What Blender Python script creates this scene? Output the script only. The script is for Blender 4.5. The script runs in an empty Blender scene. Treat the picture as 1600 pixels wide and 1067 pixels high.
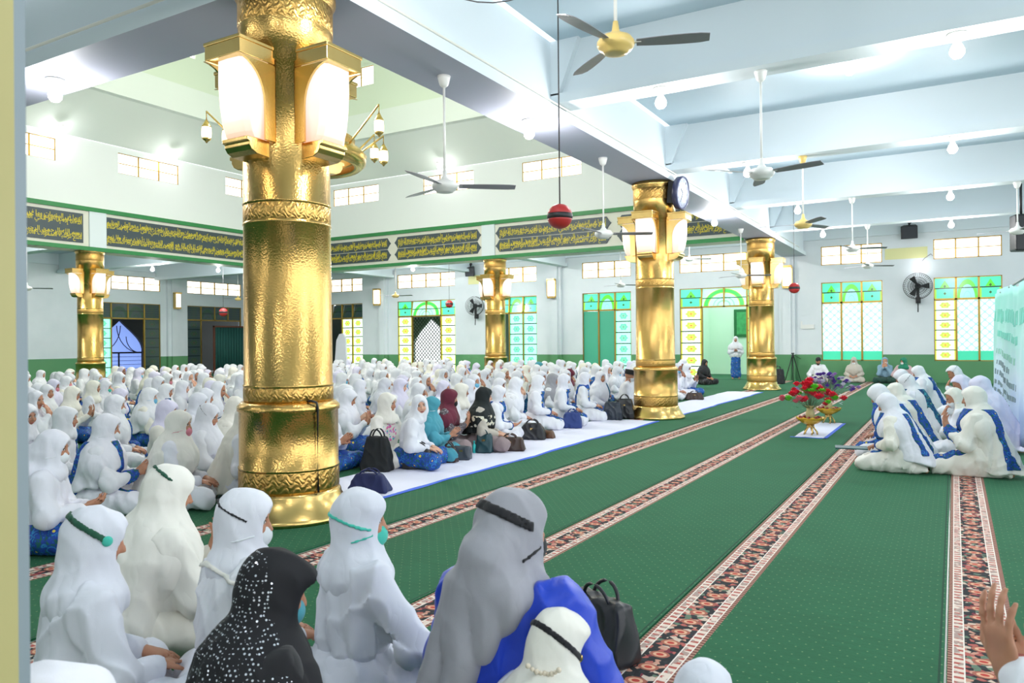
import bpy, bmesh, math, random
import numpy as np
from mathutils import Vector, Matrix
PI = math.pi
random.seed(7)
SC = bpy.context.scene
COL = SC.collection

# ------------------------------------------------------------------ camera, world, exposure
CAM_H = 1.45
YAW, PITCH, ROLL, FPX = 0.5281, 0.0016, -0.0091, 1185.2
def cam_axes():
    F = Vector((-math.sin(YAW)*math.cos(PITCH), math.cos(YAW)*math.cos(PITCH), math.sin(PITCH)))
    R = Vector((math.cos(YAW), math.sin(YAW), 0)); U = R.cross(F)
    return (R*math.cos(ROLL)+U*math.sin(ROLL), -R*math.sin(ROLL)+U*math.cos(ROLL), F)
cd = bpy.data.cameras.new('camera'); cam = bpy.data.objects.new('camera', cd); COL.objects.link(cam)
R_, U_, F_ = cam_axes()
cam.matrix_world = Matrix(((R_.x, U_.x, -F_.x, 0), (R_.y, U_.y, -F_.y, 0), (R_.z, U_.z, -F_.z, CAM_H), (0, 0, 0, 1)))
cd.sensor_width = 36; cd.lens = FPX/1600*36; cd.clip_start = 0.05; cd.clip_end = 300
cd.dof.use_dof = True; cd.dof.focus_distance = 9.0; cd.dof.aperture_fstop = 7.0
SC.camera = cam

W = bpy.data.worlds.new('world'); SC.world = W; W.use_nodes = True
bgn = W.node_tree.nodes['Background']; bgn.inputs[0].default_value = (0.93, 0.965, 1.0, 1); bgn.inputs[1].default_value = 1.75
SC.view_settings.view_transform = 'Standard'; SC.view_settings.look = 'None'
SC.view_settings.gamma = 1; SC.view_settings.use_curve_mapping = False
SC.view_settings.exposure = 0.66
try:
    SC.cycles.use_light_tree = True; SC.cycles.max_bounces = 6; SC.cycles.diffuse_bounces = 4; SC.cycles.glossy_bounces = 3
    SC.cycles.transmission_bounces = 3; SC.cycles.sample_clamp_indirect = 4; SC.cycles.use_denoising = True
    SC.cycles.caustics_reflective = False; SC.cycles.caustics_refractive = False
except Exception: pass

def place(u, v, z):
    """world XY of the point at height z seen along a direction given by its place in the photograph"""
    d = F_ + R_*((u-800)/FPX) - U_*((v-533.5)/FPX)
    t = (z-CAM_H)/d.z
    return (d.x*t, d.y*t)

# ------------------------------------------------------------------ object helpers
def tag(o, label=None, cat=None, group=None, kind=None):
    if label: o['label'] = label
    if cat: o['category'] = cat
    if group: o['group'] = group
    if kind: o['kind'] = kind
    return o
def empty(name, loc=(0, 0, 0), rz=0, label=None, cat=None, group=None, parent=None, kind=None):
    o = bpy.data.objects.new(name, None); COL.objects.link(o); o.location = loc; o.rotation_euler = (0, 0, rz)
    o.empty_display_size = .1
    if parent: o.parent = parent
    return tag(o, label, cat, group, kind)
class MB:
    def __init__(s): s.v = []; s.f = []; s.m = []; s.sm = []
    def add(s, vs, fs, m=0, smooth=False):
        o = len(s.v); s.v += [tuple(p) for p in vs]; s.f += [tuple(i+o for i in f) for f in fs]; s.m += [m]*len(fs); s.sm += [smooth]*len(fs); return s
    def box(s, a, b, m=0):
        x0, y0, z0 = a; x1, y1, z1 = b
        if x0 > x1: x0, x1 = x1, x0
        if y0 > y1: y0, y1 = y1, y0
        if z0 > z1: z0, z1 = z1, z0
        vs = [(x0,y0,z0),(x1,y0,z0),(x1,y1,z0),(x0,y1,z0),(x0,y0,z1),(x1,y0,z1),(x1,y1,z1),(x0,y1,z1)]
        return s.add(vs, [(3,2,1,0),(4,5,6,7),(0,1,5,4),(1,2,6,5),(2,3,7,6),(3,0,4,7)], m)
    def obox(s, c, ax, ay, az, m=0):
        c, ax, ay, az = map(Vector, (c, ax, ay, az)); vs = []
        for k in (-1, 1):
            for i, j in ((-1,-1),(1,-1),(1,1),(-1,1)): vs.append(c+ax*i+ay*j+az*k)
        return s.add(vs, [(3,2,1,0),(4,5,6,7),(0,1,5,4),(1,2,6,5),(2,3,7,6),(3,0,4,7)], m)
    def lathe(s, prof, c=(0, 0, 0), n=32, m=0, smooth=True, cap=True, sx=1, sy=1):
        vs = []; fs = []
        for r, z in prof:
            for i in range(n):
                a = 2*PI*i/n; vs.append((c[0]+r*sx*math.cos(a), c[1]+r*sy*math.sin(a), c[2]+z))
        for j in range(len(prof)-1):
            for i in range(n):
                k = (i+1) % n; fs.append((j*n+i, j*n+k, (j+1)*n+k, (j+1)*n+i))
        if cap:
            fs.append(tuple(range(n))[::-1]); fs.append(tuple((len(prof)-1)*n+i for i in range(n)))
        return s.add(vs, fs, m, smooth)
    def tube(s, pts, r, n=8, m=0, smooth=True, closed=False):
        pts = [Vector(p) for p in pts]; N = len(pts); rs = r if isinstance(r, (list, tuple)) else [r]*N
        vs = []; fs = []; ref = None
        for i, p in enumerate(pts):
            if closed: t = pts[(i+1) % N]-pts[i-1]
            else: t = pts[min(i+1, N-1)]-pts[max(i-1, 0)]
            t.normalize()
            if ref is None: ref = Vector((0, 0, 1)) if abs(t.z) < .9 else Vector((1, 0, 0))
            a = t.cross(ref); a.normalize(); b = t.cross(a); ref = -b if False else ref
            for k in range(n):
                g = 2*PI*k/n; vs.append(p+(a*math.cos(g)+b*math.sin(g))*rs[i])
        for i in range(N if closed else N-1):
            for k in range(n):
                j = (i+1) % N; l = (k+1) % n; fs.append((i*n+k, i*n+l, j*n+l, j*n+k))
        if not closed: fs.append(tuple(range(n))[::-1]); fs.append(tuple((N-1)*n+k for k in range(n)))
        return s.add(vs, fs, m, smooth)
    def prism(s, poly, o, ux, uy, d, m=0):
        """polygon (2D) in the plane o + ux*x + uy*y, extruded by vector d"""
        o, ux, uy, d = map(Vector, (o, ux, uy, d)); n = len(poly)
        a = [o+ux*p[0]+uy*p[1] for p in poly]; vs = a+[p+d for p in a]
        fs = [tuple(range(n)), tuple(range(2*n-1, n-1, -1))]+[(i, i+n, (i+1) % n+n, (i+1) % n) for i in range(n)]
        return s.add(vs, fs, m)
    def sphere(s, c, r, m=0, n=16, k=10, sx=1, sy=1, sz=1):
        prof = [(max(1e-4, r*math.sin(PI*j/k)), -r*math.cos(PI*j/k)*sz) for j in range(k+1)]
        return s.lathe(prof, c, n, m, True, True, sx, sy)
    def build(s, name, mats, parent=None, loc=(0, 0, 0), kind=None, bevel=0):
        me = bpy.data.meshes.new(name); me.from_pydata(s.v, [], s.f)
        mats = mats if isinstance(mats, (list, tuple)) else [mats]
        for mm in mats: me.materials.append(mm)
        me.polygons.foreach_set('material_index', s.m); me.polygons.foreach_set('use_smooth', s.sm); me.update()
        bm = bmesh.new(); bm.from_mesh(me); bmesh.ops.recalc_face_normals(bm, faces=bm.faces); bm.to_mesh(me); bm.free()
        o = bpy.data.objects.new(name, me); COL.objects.link(o); o.location = loc
        if parent: o.parent = parent
        if kind: o['kind'] = kind
        if bevel:
            b = o.modifiers.new('bevel', 'BEVEL'); b.width = bevel; b.segments = 2; b.limit_method = 'ANGLE'; b.angle_limit = 0.6
        return o
def copy_tree(o, parent=None):
    c = o.copy(); COL.objects.link(c); c.parent = parent
    for ch in o.children: copy_tree(ch, c)
    return c

# ------------------------------------------------------------------ materials
def srgb(r, g, b):
    f = lambda c: (c/255/12.92) if c/255 <= .04045 else ((c/255+.055)/1.055)**2.4
    return (f(r), f(g), f(b), 1)
class NT:
    """small node-tree writer"""
    def __init__(s, name):
        s.mat = bpy.data.materials.new(name); s.mat.use_nodes = True; s.t = s.mat.node_tree
        s.b = s.t.nodes['Principled BSDF']
    def n(s, typ, **kw):
        n = s.t.nodes.new(typ)
        for k, v in kw.items():
            if k.startswith('i_'):
                key = k[2:]; key = int(key) if key.isdigit() else key
                s.set(n.inputs[key], v)
            else: setattr(n, k, v)
        return n
    def set(s, sock, v):
        if isinstance(v, bpy.types.NodeSocket): s.t.links.new(v, sock)
        else: sock.default_value = v
    def math(s, op, a, b=0, c=0, clamp=False):
        n = s.t.nodes.new('ShaderNodeMath'); n.operation = op; n.use_clamp = clamp
        s.set(n.inputs[0], a); s.set(n.inputs[1], b)
        if op in ('MULTIPLY_ADD', 'SMOOTH_MIN', 'COMPARE', 'WRAP', 'PINGPONG'): s.set(n.inputs[2], c)
        return n.outputs[0]
    def mix(s, f, a, b):
        n = s.t.nodes.new('ShaderNodeMix'); n.data_type = 'RGBA'; s.set(n.inputs[0], f); s.set(n.inputs[6], a); s.set(n.inputs[7], b); return n.outputs[2]
    def pos(s, kind='Object'):
        tc = s.n('ShaderNodeTexCoord'); return tc.outputs[kind]
    def xyz(s, v):
        n = s.n('ShaderNodeSeparateXYZ'); s.set(n.inputs[0], v); return n.outputs
    def ramp(s, f, stops, interp='LINEAR'):
        n = s.t.nodes.new('ShaderNodeValToRGB'); s.set(n.inputs[0], f); r = n.color_ramp; r.interpolation = interp
        while len(r.elements) < len(stops): r.elements.new(.5)
        for e, (p, c) in zip(r.elements, stops): e.position = p; e.color = c
        return n.outputs[0]
    def noise(s, v, scale, detail=2, out=0, rough=.5):
        n = s.n('ShaderNodeTexNoise'); s.set(n.inputs['Vector'], v); n.inputs['Scale'].default_value = scale; n.inputs['Detail'].default_value = detail; n.inputs['Roughness'].default_value = rough
        return n.outputs[out]
    def bump(s, h, strength=.3, dist=.01):
        n = s.n('ShaderNodeBump'); n.inputs['Strength'].default_value = strength; n.inputs['Distance'].default_value = dist; s.set(n.inputs['Height'], h)
        s.t.links.new(n.outputs[0], s.b.inputs['Normal'])
    def base(s, c=None, rough=None, metal=None, emis=None, estr=None):
        if c is not None: s.set(s.b.inputs['Base Color'], c)
        if rough is not None: s.set(s.b.inputs['Roughness'], rough)
        if metal is not None: s.set(s.b.inputs['Metallic'], metal)
        if emis is not None: s.set(s.b.inputs['Emission Color'], emis)
        if estr is not None: s.set(s.b.inputs['Emission Strength'], estr)
        return s.mat
def plain(name, c, rough=.6, metal=0, noise=0.06, scale=6):
    t = NT(name); n = t.noise(t.pos(), scale, 3)
    f = t.math('MULTIPLY', n, noise*2)
    dark = tuple(x*(1-noise*2.2) for x in c[:3])+(1,)
    t.base(t.mix(f if noise else 0.0, c, dark), rough, metal); return t.mat
def emitter(name, c, s):
    t = NT(name); t.base(c, .4, 0, c, s); return t.mat

def mat_wall():
    t = NT('painted plaster with green dado'); g = t.n('ShaderNodeNewGeometry'); z = t.xyz(g.outputs['Position'])[2]
    n = t.noise(g.outputs['Position'], 1.3, 4); white = t.mix(n, srgb(226, 231, 234), srgb(205, 214, 218))
    n2 = t.noise(g.outputs['Position'], .5, 2)
    green = t.mix(t.math('MULTIPLY', n2, 1.2, clamp=True), srgb(70, 130, 90), srgb(96, 150, 100))
    f = t.math('LESS_THAN', z, .935)
    t.base(t.mix(f, white, green), .62); return t.mat
M = {}
M['wall'] = mat_wall()
M['upper_wall'] = plain('white upper wall paint', srgb(228, 233, 233), .7, 0, .04, .8)
M['dome'] = plain('pale green dome paint', srgb(224, 232, 226), .7, 0, .04, .5)
M['ceiling'] = plain('pale blue ceiling paint', srgb(188, 207, 218), .55, 0, .07, .7)
M['beam'] = plain('pale blue beam paint', srgb(214, 224, 229), .6, 0, .05, .9)
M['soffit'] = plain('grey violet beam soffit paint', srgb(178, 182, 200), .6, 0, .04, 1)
M['band'] = plain('cream band paint', srgb(216, 216, 204), .6, 0, .04, 1)
M['green_trim'] = plain('green trim paint', srgb(42, 128, 70), .5, 0, .08, 2)
def mat_gold(name, bumpy=.35, rough=.2, tint=(.84, .56, .20, 1), embossed=False):
    t = NT(name); p = t.pos(); 
    n1 = t.noise(p, 75, 2); n2 = t.noise(p, 6, 2); n3 = t.noise(p, 1.7, 3)
    x, y, z = t.xyz(p)
    col = t.mix(t.math('MULTIPLY', n3, .9, clamp=True), tint, (tint[0]*.80, tint[1]*.72, tint[2]*.6, 1))
    mp = t.n('ShaderNodeMapping'); mp.inputs['Scale'].default_value = (1, 1, .12); t.set(mp.inputs[0], p); st_ = t.noise(mp.outputs[0], 13, 3)
    vo = t.n('ShaderNodeTexVoronoi'); vo.inputs['Scale'].default_value = 60; t.set(vo.inputs['Vector'], p)
    col = t.mix(t.math('MULTIPLY', st_, .55), col, (tint[0]*.60, tint[1]*.50, tint[2]*.34, 1))
    h = t.math('ADD', t.math('ADD', t.math('MULTIPLY', n1, .2), t.math('MULTIPLY', n2, .9)), t.math('ADD', t.math('MULTIPLY', vo.outputs['Distance'], .45), t.math('MULTIPLY', st_, .7)))
    if embossed:
        a = t.math('ARCTAN2', y, x); w = t.math('MULTIPLY', a, 14.0)
        zz = t.math('MULTIPLY', z, 55.0)
        q = t.math('MULTIPLY', t.math('SINE', t.math('ADD', w, t.math('MULTIPLY', t.math('SINE', zz), 1.2))), t.math('SINE', t.math('SUBTRACT', zz, t.math('MULTIPLY', t.math('SINE', t.math('MULTIPLY', w, 2.0)), 1.4))))
        h = t.math('ADD', h, t.math('MULTIPLY', t.math('ABSOLUTE', q), 1.3))
        col = t.mix(t.math('ABSOLUTE', q), (tint[0]*.8, tint[1]*.72, tint[2]*.6, 1), col)
    t.bump(h, bumpy, .0055)
    r = t.math('ADD', rough, t.math('MULTIPLY', n3, .14))
    t.base(col, r, 1.0); return t.mat
M['gold'] = mat_gold('hammered brass sheet', .5, .19)
M['gold_band'] = mat_gold('embossed brass band', .55, .26, (.80, .52, .18, 1), True)
M['gold_smooth'] = mat_gold('polished brass', .12, .16, (.88, .64, .26, 1))
M['brass_frame'] = plain('brass window frame', srgb(172, 140, 66), .35, .7, .1, 5)
M['lampglass'] = None
def mat_lampglass():
    t = NT('frosted lamp glass'); p = t.pos(); z = t.xyz(p)[2]
    c = t.ramp(t.math('DIVIDE', t.math('SUBTRACT', z, 2.76), .68), [(0, (1, .55, .36, 1)), (.3, (1, .80, .68, 1)), (.7, (1, .95, .88, 1))])
    t.base((.42, .38, .36, 1), .3, 0, c, .60); return t.mat
M['lampglass'] = mat_lampglass()
M['bulb'] = emitter('glowing bulb', (1, .98, 1, 1), 14)
M['warm_bulb'] = emitter('glowing warm lantern glass', (1, .80, .45, 1), 2.0)
M['white_plastic'] = plain('white enamel', srgb(225, 226, 222), .35, 0, .03)
M['cream_enamel'] = plain('cream enamel', srgb(226, 196, 120), .3, 0, .05)
M['grey_blade'] = plain('grey fan blade', srgb(150, 148, 155), .4, .2, .04)
M['pipe'] = plain('cream conduit pipe', srgb(222, 222, 212), .5)
M['black'] = plain('black plastic', srgb(26, 28, 32), .45, 0, .1)
M['red'] = plain('red painted ball', srgb(176, 44, 44), .4, 0, .05)
M['dark_wire'] = plain('dark wire', srgb(60, 58, 60), .5)
M['wood'] = plain('dark red wood', srgb(96, 48, 30), .45, 0, .2, 12)
M['teal_cloth'] = plain('dark teal curtain cloth', srgb(14, 74, 68), .8, 0, .15, 3)
# ------------------------------------------------------------------ lights: bulbs placed with their fittings below, and added dome fill
PX, PY, PS = -4.93, 4.65, 9.224          # pillar grid
YB, XL = 28.7, -33.4                      # far wall, left wall
XE, YN = 8.0, -6.0                        # extent of hall built to the right / behind
ZB, ZC = 4.45, 5.45                       # beam underside, side-aisle ceiling
def bulb_or_fill_light(loc, power, col=(1, .98, .97), r=.09):
    l = bpy.data.lights.new('bulb_or_fill_light', 'POINT'); l.energy = power; l.color = col; l.shadow_soft_size = r
    o = bpy.data.objects.new('bulb_or_fill_light', l); COL.objects.link(o); o.location = loc; return o

# ------------------------------------------------------------------ carpet
def mat_carpet(name, stripe=True):
    t = NT(name); p = t.pos('Object'); x, y, z = t.xyz(p)
    n = t.noise(p, 1.1, 4); n2 = t.noise(p, 60, 2)
    # streaks of brushed pile running across
    sc = t.n('ShaderNodeMapping'); sc.inputs['Scale'].default_value = (1.2, 9, 1); t.set(sc.inputs[0], p)
    n3 = t.noise(sc.outputs[0], 3.0, 3)
    g = t.mix(t.math('ADD', t.math('MULTIPLY', n, .45), t.math('MULTIPLY', n3, .5), clamp=True), srgb(18, 82, 50), srgb(38, 116, 76))
    g = t.mix(t.math('MULTIPLY', n2, .35), g, srgb(10, 60, 38))
    # little pale dots in a grid
    def cell(v, per, off=0.0): return t.math('ABSOLUTE', t.math('SUBTRACT', t.math('FRACT', t.math('ADD', t.math('DIVIDE', v, per), off)), .5))
    row = t.math('FLOOR', t.math('DIVIDE', y, .05)); off = t.math('MULTIPLY', t.math('MODULO', row, 2.0), .5)
    dx = t.math('ABSOLUTE', t.math('SUBTRACT', t.math('FRACT', t.math('ADD', t.math('DIVIDE', x, .075), off)), .5)); dy = cell(y, .05)
    dot = t.math('MULTIPLY', t.math('LESS_THAN', dx, .05), t.math('LESS_THAN', dy, .085))
    g = t.mix(t.math('MULTIPLY', dot, .42), g, srgb(150, 176, 120))
    if not stripe:
        t.base(g, .95); return t.mat
    # ornamental border 0..0.29 m from the roll's edge
    def band(a, b): return t.math('MULTIPLY', t.math('GREATER_THAN', x, a), t.math('LESS_THAN', x, b))
    v = t.n('ShaderNodeTexVoronoi'); v.inputs['Scale'].default_value = 34; t.set(v.inputs['Vector'], p)
    vs = t.xyz(v.outputs['Color'])[0]
    floral = t.ramp(vs, [(0, srgb(26, 30, 34)), (.34, srgb(36, 34, 38)), (.40, srgb(176, 92, 84)), (.52, srgb(196, 146, 126)), (.64, srgb(40, 44, 48)), (.76, srgb(206, 186, 168)), (.88, srgb(120, 40, 56)), (.95, srgb(96, 120, 100))], 'CONSTANT')
    # medallion row down the middle
    mx = t.math('DIVIDE', t.math('SUBTRACT', x, .145), .052); my = t.math('DIVIDE', t.math('SUBTRACT', t.math('FRACT', t.math('DIVIDE', y, .155)), .5), .26)
    rr = t.math('ADD', t.math('MULTIPLY', mx, mx), t.math('MULTIPLY', my, my))
    med = t.ramp(t.math('SQRT', rr), [(0, srgb(186, 60, 50)), (.35, srgb(218, 172, 140)), (.62, srgb(168, 96, 78)), (.9, srgb(40, 36, 40))], 'CONSTANT')
    mid = t.mix(t.math('LESS_THAN', rr, .85), floral, med)
    cream = t.mix(t.math('MULTIPLY', t.math('LESS_THAN', cell(y, .055), .2), t.math('GREATER_THAN', vs, .35)), srgb(224, 206, 192), srgb(176, 84, 74))
    cream = t.mix(t.math('MULTIPLY', t.math('LESS_THAN', vs, .3), .7), cream, srgb(140, 110, 104))
    edge = t.mix(t.math('LESS_THAN', cell(y, .03), .22), srgb(112, 60, 54), srgb(176, 136, 116))
    col = g
    for a, b, c in ((-1, .004, g), (.004, .024, edge), (.024, .072, cream), (.072, .218, mid), (.218, .266, cream), (.266, .29, edge)):
        if c is not g: col = t.mix(band(a, b), col, c)
    for q in (.070, .220, .026, .264): col = t.mix(band(q-.003, q+.003), col, srgb(234, 224, 214))
    seam = band(1.262, 1.272); col = t.mix(t.math('MULTIPLY', seam, .7), col, srgb(8, 44, 34))
    t.base(col, .95)
    t.bump(n2, .25, .004); return t.mat
M['carpet'] = mat_carpet('woven carpet with ornamental border')
M['carpet_plain'] = mat_carpet('plain woven green carpet', False)
MB().box((XL-3, YN, -.3), (XE, YB+6, -.012)).build('floor', plain('grey floor tile', srgb(150, 160, 152), .3), kind='structure')
# rolls of carpet side by side; each starts at its border
edges = [1.25, -.044, -1.337, -2.6325, -3.93, -5.26]
where = ['under the banner at the right', 'running under the kneeling women on the right', 'under the flower vases', 'between the flowers and the white runner', 'beside the white runner and the second gold pillar', 'passing under the big front gold pillar']
for i, x0 in enumerate(edges):
    w = 1.285
    o = MB().box((0, 0, -.011), (w, YB-YN, 0)).build('carpet_roll', M['carpet'])
    o.location = (x0, YN, 0)
    tag(o, 'green carpet roll with floral border, '+where[i], 'carpet', 'carpet rolls side by side')
o = MB().box((XL, YN, -.011), (-5.265, YB, 0)).build('carpet', M['carpet_plain']); tag(o, 'plain green carpet under the seated crowd', 'carpet')
o = MB().box((2.54, YN, -.011), (XE, YB, 0)).build('carpet', M['carpet_plain']); tag(o, 'plain green carpet at the far right behind the banner', 'carpet')

# ------------------------------------------------------------------ walls with openings
def wall_panel(mb, s0, s1, z0, z1, holes, d0, d1):
    """solid wall in local x (s), y (depth), z minus rectangular holes, as boxes"""
    xs = sorted({s0, s1, *[h[0] for h in holes], *[h[1] for h in holes]}); 
    for a, b in zip(xs, xs[1:]):
        if b <= s0 or a >= s1: continue
        m = (a+b)/2; hs = sorted([(h[2], h[3]) for h in holes if h[0] < m < h[1]]); z = z0
        for (h0, h1) in hs:
            if h0 > z: mb.box((a, d0, z), (b, d1, h0))
            z = max(z, h1)
        if z < z1: mb.box((a, d0, z), (b, d1, z1))
BACKW = [(-27.4, -25.3, 3, 'A'), (-23.1, -19.75, 4, 'B'), (-17.6, -15.5, 3, 'C'), (-13.35, -11.2, 3, 'D'), (-9.2, -5.8, 4, 'E'), (-4.06, -2.11, 3, 'F'), (-.58, 1.33, 3, 'G')]
LEFTW = [(20.0, 23.3, 4, 'L'), (24.8, 28.15, 4, 'K')]
CL0, CL1, WT = 4.08, 4.74, 3.47
def holes(ws):
    h = []
    for a, b, n, k in ws:
        h.append((a, b, .72 if k in 'FG' else 0.0, WT)); h.append((a, b, CL0, CL1))
    return h
mb = MB(); wall_panel(mb, XL, XE, 0, ZC, holes(BACKW), 0, .25); mb.build('wall_back', M['wall'], loc=(0, YB, 0), kind='structure')
leftroot = empty('wall_left', (XL, 0, 0), PI/2, kind='structure')
mb = MB(); wall_panel(mb, YN, YB+.25, 0, ZC, holes(LEFTW), 0, .25); mb.build('wall_panel', M['wall'], leftroot)
# wall behind the camera with tall door openings
mb = MB(); wall_panel(mb, XL, XE, 0, ZC, [(x, x+1.9, 0.0, 2.9) for x in (-26, -17, -8.5, 2.5)], -.25, 0); mb.build('wall_front', M['wall'], loc=(0, YN, 0), kind='structure')
# pilasters
for i, x in enumerate([-23.9, -14.55, -5.2]):
    MB().box((x-.27, YB-.14, 0), (x+.27, YB, ZC)).box((x-.14, YB-.22, 0), (x+.14, YB-.13, ZC)).build('trim_%d' % (i+1), M['wall'], kind='structure')
MB().box((XL, 23.6, 0), (XL+.14, 24.25, ZC)).box((XL+.13, 23.78, 0), (XL+.22, 24.07, ZC)).build('trim_4', M['wall'], kind='structure')
# beam band along the tops of the walls
MB().box((XL, YB-.12, 4.98), (XE, YB-.001, ZC)).box((XL+.001, YN, 4.98), (XL+.12, YB-.12, ZC)).build('trim_5', M['beam'], kind='structure')

# ------------------------------------------------------------------ windows
def mat_stained(name, nz, arch=False, tone=0):
    """backlit stained glass: local x 0..1, z 0..1 of the pane"""
    t = NT(name); x, y, z = t.xyz(t.pos('Generated'))
    zz = t.math('MULTIPLY', z, float(nz)); fz = t.math('SUBTRACT', t.math('FRACT', zz), .5); fx = t.math('SUBTRACT', x, .5)
    r = t.math('SQRT', t.math('ADD', t.math('MULTIPLY', fx, fx), t.math('MULTIPLY', t.math('MULTIPLY', fz, fz), .8)))
    ang = t.math('ARCTAN2', fz, fx); r2 = t.math('SUBTRACT', r, t.math('MULTIPLY', t.math('COSINE', t.math('MULTIPLY', ang, 6.0)), .03))
    white = [(.86, 1, .86, 1), (.42, .95, .78, 1), (.03, .05, .05, 1)][tone]; yel = [(.72, .90, .10, 1), (.20, .80, .45, 1), (.035, .06, .04, 1)][tone]
    grn = [(.18, .62, .12, 1), (.06, .55, .32, 1), (.02, .05, .03, 1)][tone]; red = [(.8, .10, .06, 1), (.1, .3, .2, 1), (.05, .04, .03, 1)][tone]
    if arch:
        a = t.math('SQRT', t.math('ADD', t.math('MULTIPLY', fx, fx), t.math('MULTIPLY', t.math('MULTIPLY', z, z), .42)))
        c = t.ramp(a, [(0, white), (.12, white), (.13, grn), (.17, white), (.34, white), (.36, grn), (.50, (grn[0]*.7, grn[1]*1.25, grn[2]*.9, 1)), (.52, white)], 'CONSTANT')
        bars = t.math('LESS_THAN', t.math('ABSOLUTE', t.math('SUBTRACT', z, .48)), .03)
    else:
        c = t.ramp(r2, [(0, red), (.06, yel), (.16, grn), (.20, yel), (.26, white), (.40, white)], 'CONSTANT')
        side = t.math('GREATER_THAN', t.math('ABSOLUTE', fx), .44); c = t.mix(side, c, yel)
        bars = t.math('GREATER_THAN', t.math('ABSOLUTE', fz), .455)
    c = t.mix(bars, c, (.01, .02, .02, 1))
    t.base(c, .15, 0, c, .48 if tone < 2 else .15); return t.mat
M['st_col'] = mat_stained('stained glass column', 6)
M['st_col_teal'] = mat_stained('teal stained glass column', 6, tone=1)
M['st_col_dark'] = mat_stained('unlit stained glass column', 6, tone=2)
M['st_arch'] = mat_stained('stained glass arch fanlight', 1, True)
M['st_arch_dark'] = mat_stained('unlit stained glass fanlight', 1, True, 2)
def mat_top():
    t = NT('green stained glass top light'); x, y, z = t.xyz(t.pos('Generated')); fx = t.math('ABSOLUTE', t.math('SUBTRACT', x, .5)); up_ = t.math('GREATER_THAN', z, .5)
    tri = t.math('LESS_THAN', t.math('ADD', t.math('MULTIPLY', fx, 1.5), t.math('SUBTRACT', z, .5)), .40); c = t.mix(t.math('MULTIPLY', tri, up_), (.08, .72, .42, 1), (.10, .62, .04, 1))
    fr = t.math('GREATER_THAN', fx, .42); lo_ = t.math('SUBTRACT', 1.0, up_); c = t.mix(t.math('MULTIPLY', lo_, fr), c, (.30, .85, .06, 1))
    for zz in (.60, .24):
        d = t.math('ADD', t.math('MULTIPLY', fx, 1.0), t.math('ABSOLUTE', t.math('SUBTRACT', z, zz))); c = t.mix(t.math('LESS_THAN', d, .075), c, (.03, .10, .02, 1))
    c = t.mix(t.math('LESS_THAN', t.math('ABSOLUTE', t.math('SUBTRACT', z, .5)), .03), c, (.01, .03, .02, 1)); t.base(c, .15, 0, c, .46); return t.mat
M['st_top'] = mat_top()
def mat_top_arch():
    t = NT('green stained glass arch light'); x, y, z = t.xyz(t.pos('Generated')); fx = t.math('SUBTRACT', x, .5)
    a = t.math('SQRT', t.math('ADD', t.math('MULTIPLY', fx, fx), t.math('MULTIPLY', t.math('MULTIPLY', z, z), .30)))
    c = t.ramp(a, [(0, (.26, .82, .64, 1)), (.16, (.2, .7, .5, 1)), (.19, (.26, .82, .64, 1)), (.36, (.10, .62, .04, 1)), (.5, (.08, .72, .42, 1))], 'CONSTANT')
    c = t.mix(t.math('LESS_THAN', t.math('ABSOLUTE', t.math('SUBTRACT', z, .5)), .03), c, (.01, .03, .02, 1)); t.base(c, .15, 0, c, .46); return t.mat
M['st_arch'] = mat_top_arch()
def mat_clear(name, col, s, lattice=0):
    t = NT(name); g = t.pos('Object'); x, y, z = t.xyz(g)
    if lattice:
        k = 2*PI/.26; a = t.math('MULTIPLY', x, k); b = t.math('MULTIPLY', z, k)
        q = t.math('ABSOLUTE', t.math('ADD', t.math('COSINE', a), t.math('COSINE', b)))
        q2 = t.math('ABSOLUTE', t.math('MULTIPLY', t.math('SINE', a), t.math('SINE', b)))
        c = t.mix(t.math('MULTIPLY', t.math('LESS_THAN', q, .30), .8), col, (.22, .62, .48, 1))
        c = t.mix(t.math('MULTIPLY', t.math('LESS_THAN', q2, .08), .25), c, (.4, .8, .66, 1))
        low = t.math('LESS_THAN', z, .30); c = t.mix(low, c, (.05, .50, .30, 1))
    else:
        n = t.noise(g, 3, 2); c = t.mix(t.math('MULTIPLY', n, .35), col, (1, .86, .66, 1))
        f = t.math('LESS_THAN', t.math('ABSOLUTE', t.math('SUBTRACT', z, .34)), .012); c = t.mix(f, c, (.55, .42, .22, 1))
    t.base(c, .2, 0, c, s); return t.mat
M['pane_bright'] = mat_clear('sunlit frosted pane', (1, .99, .93, 1), 1.2)
M['pane_lattice'] = mat_clear('sunlit pane behind lattice screen', (.70, 1, .92, 1), .50, 1)
M['teal_door'] = plain('teal door leaf', srgb(70, 168, 136), .5, 0, .05)
M['dark_pane'] = plain('unlit dark glass', srgb(36, 44, 42), .15, 0, .1)
n_win = [0]
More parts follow.
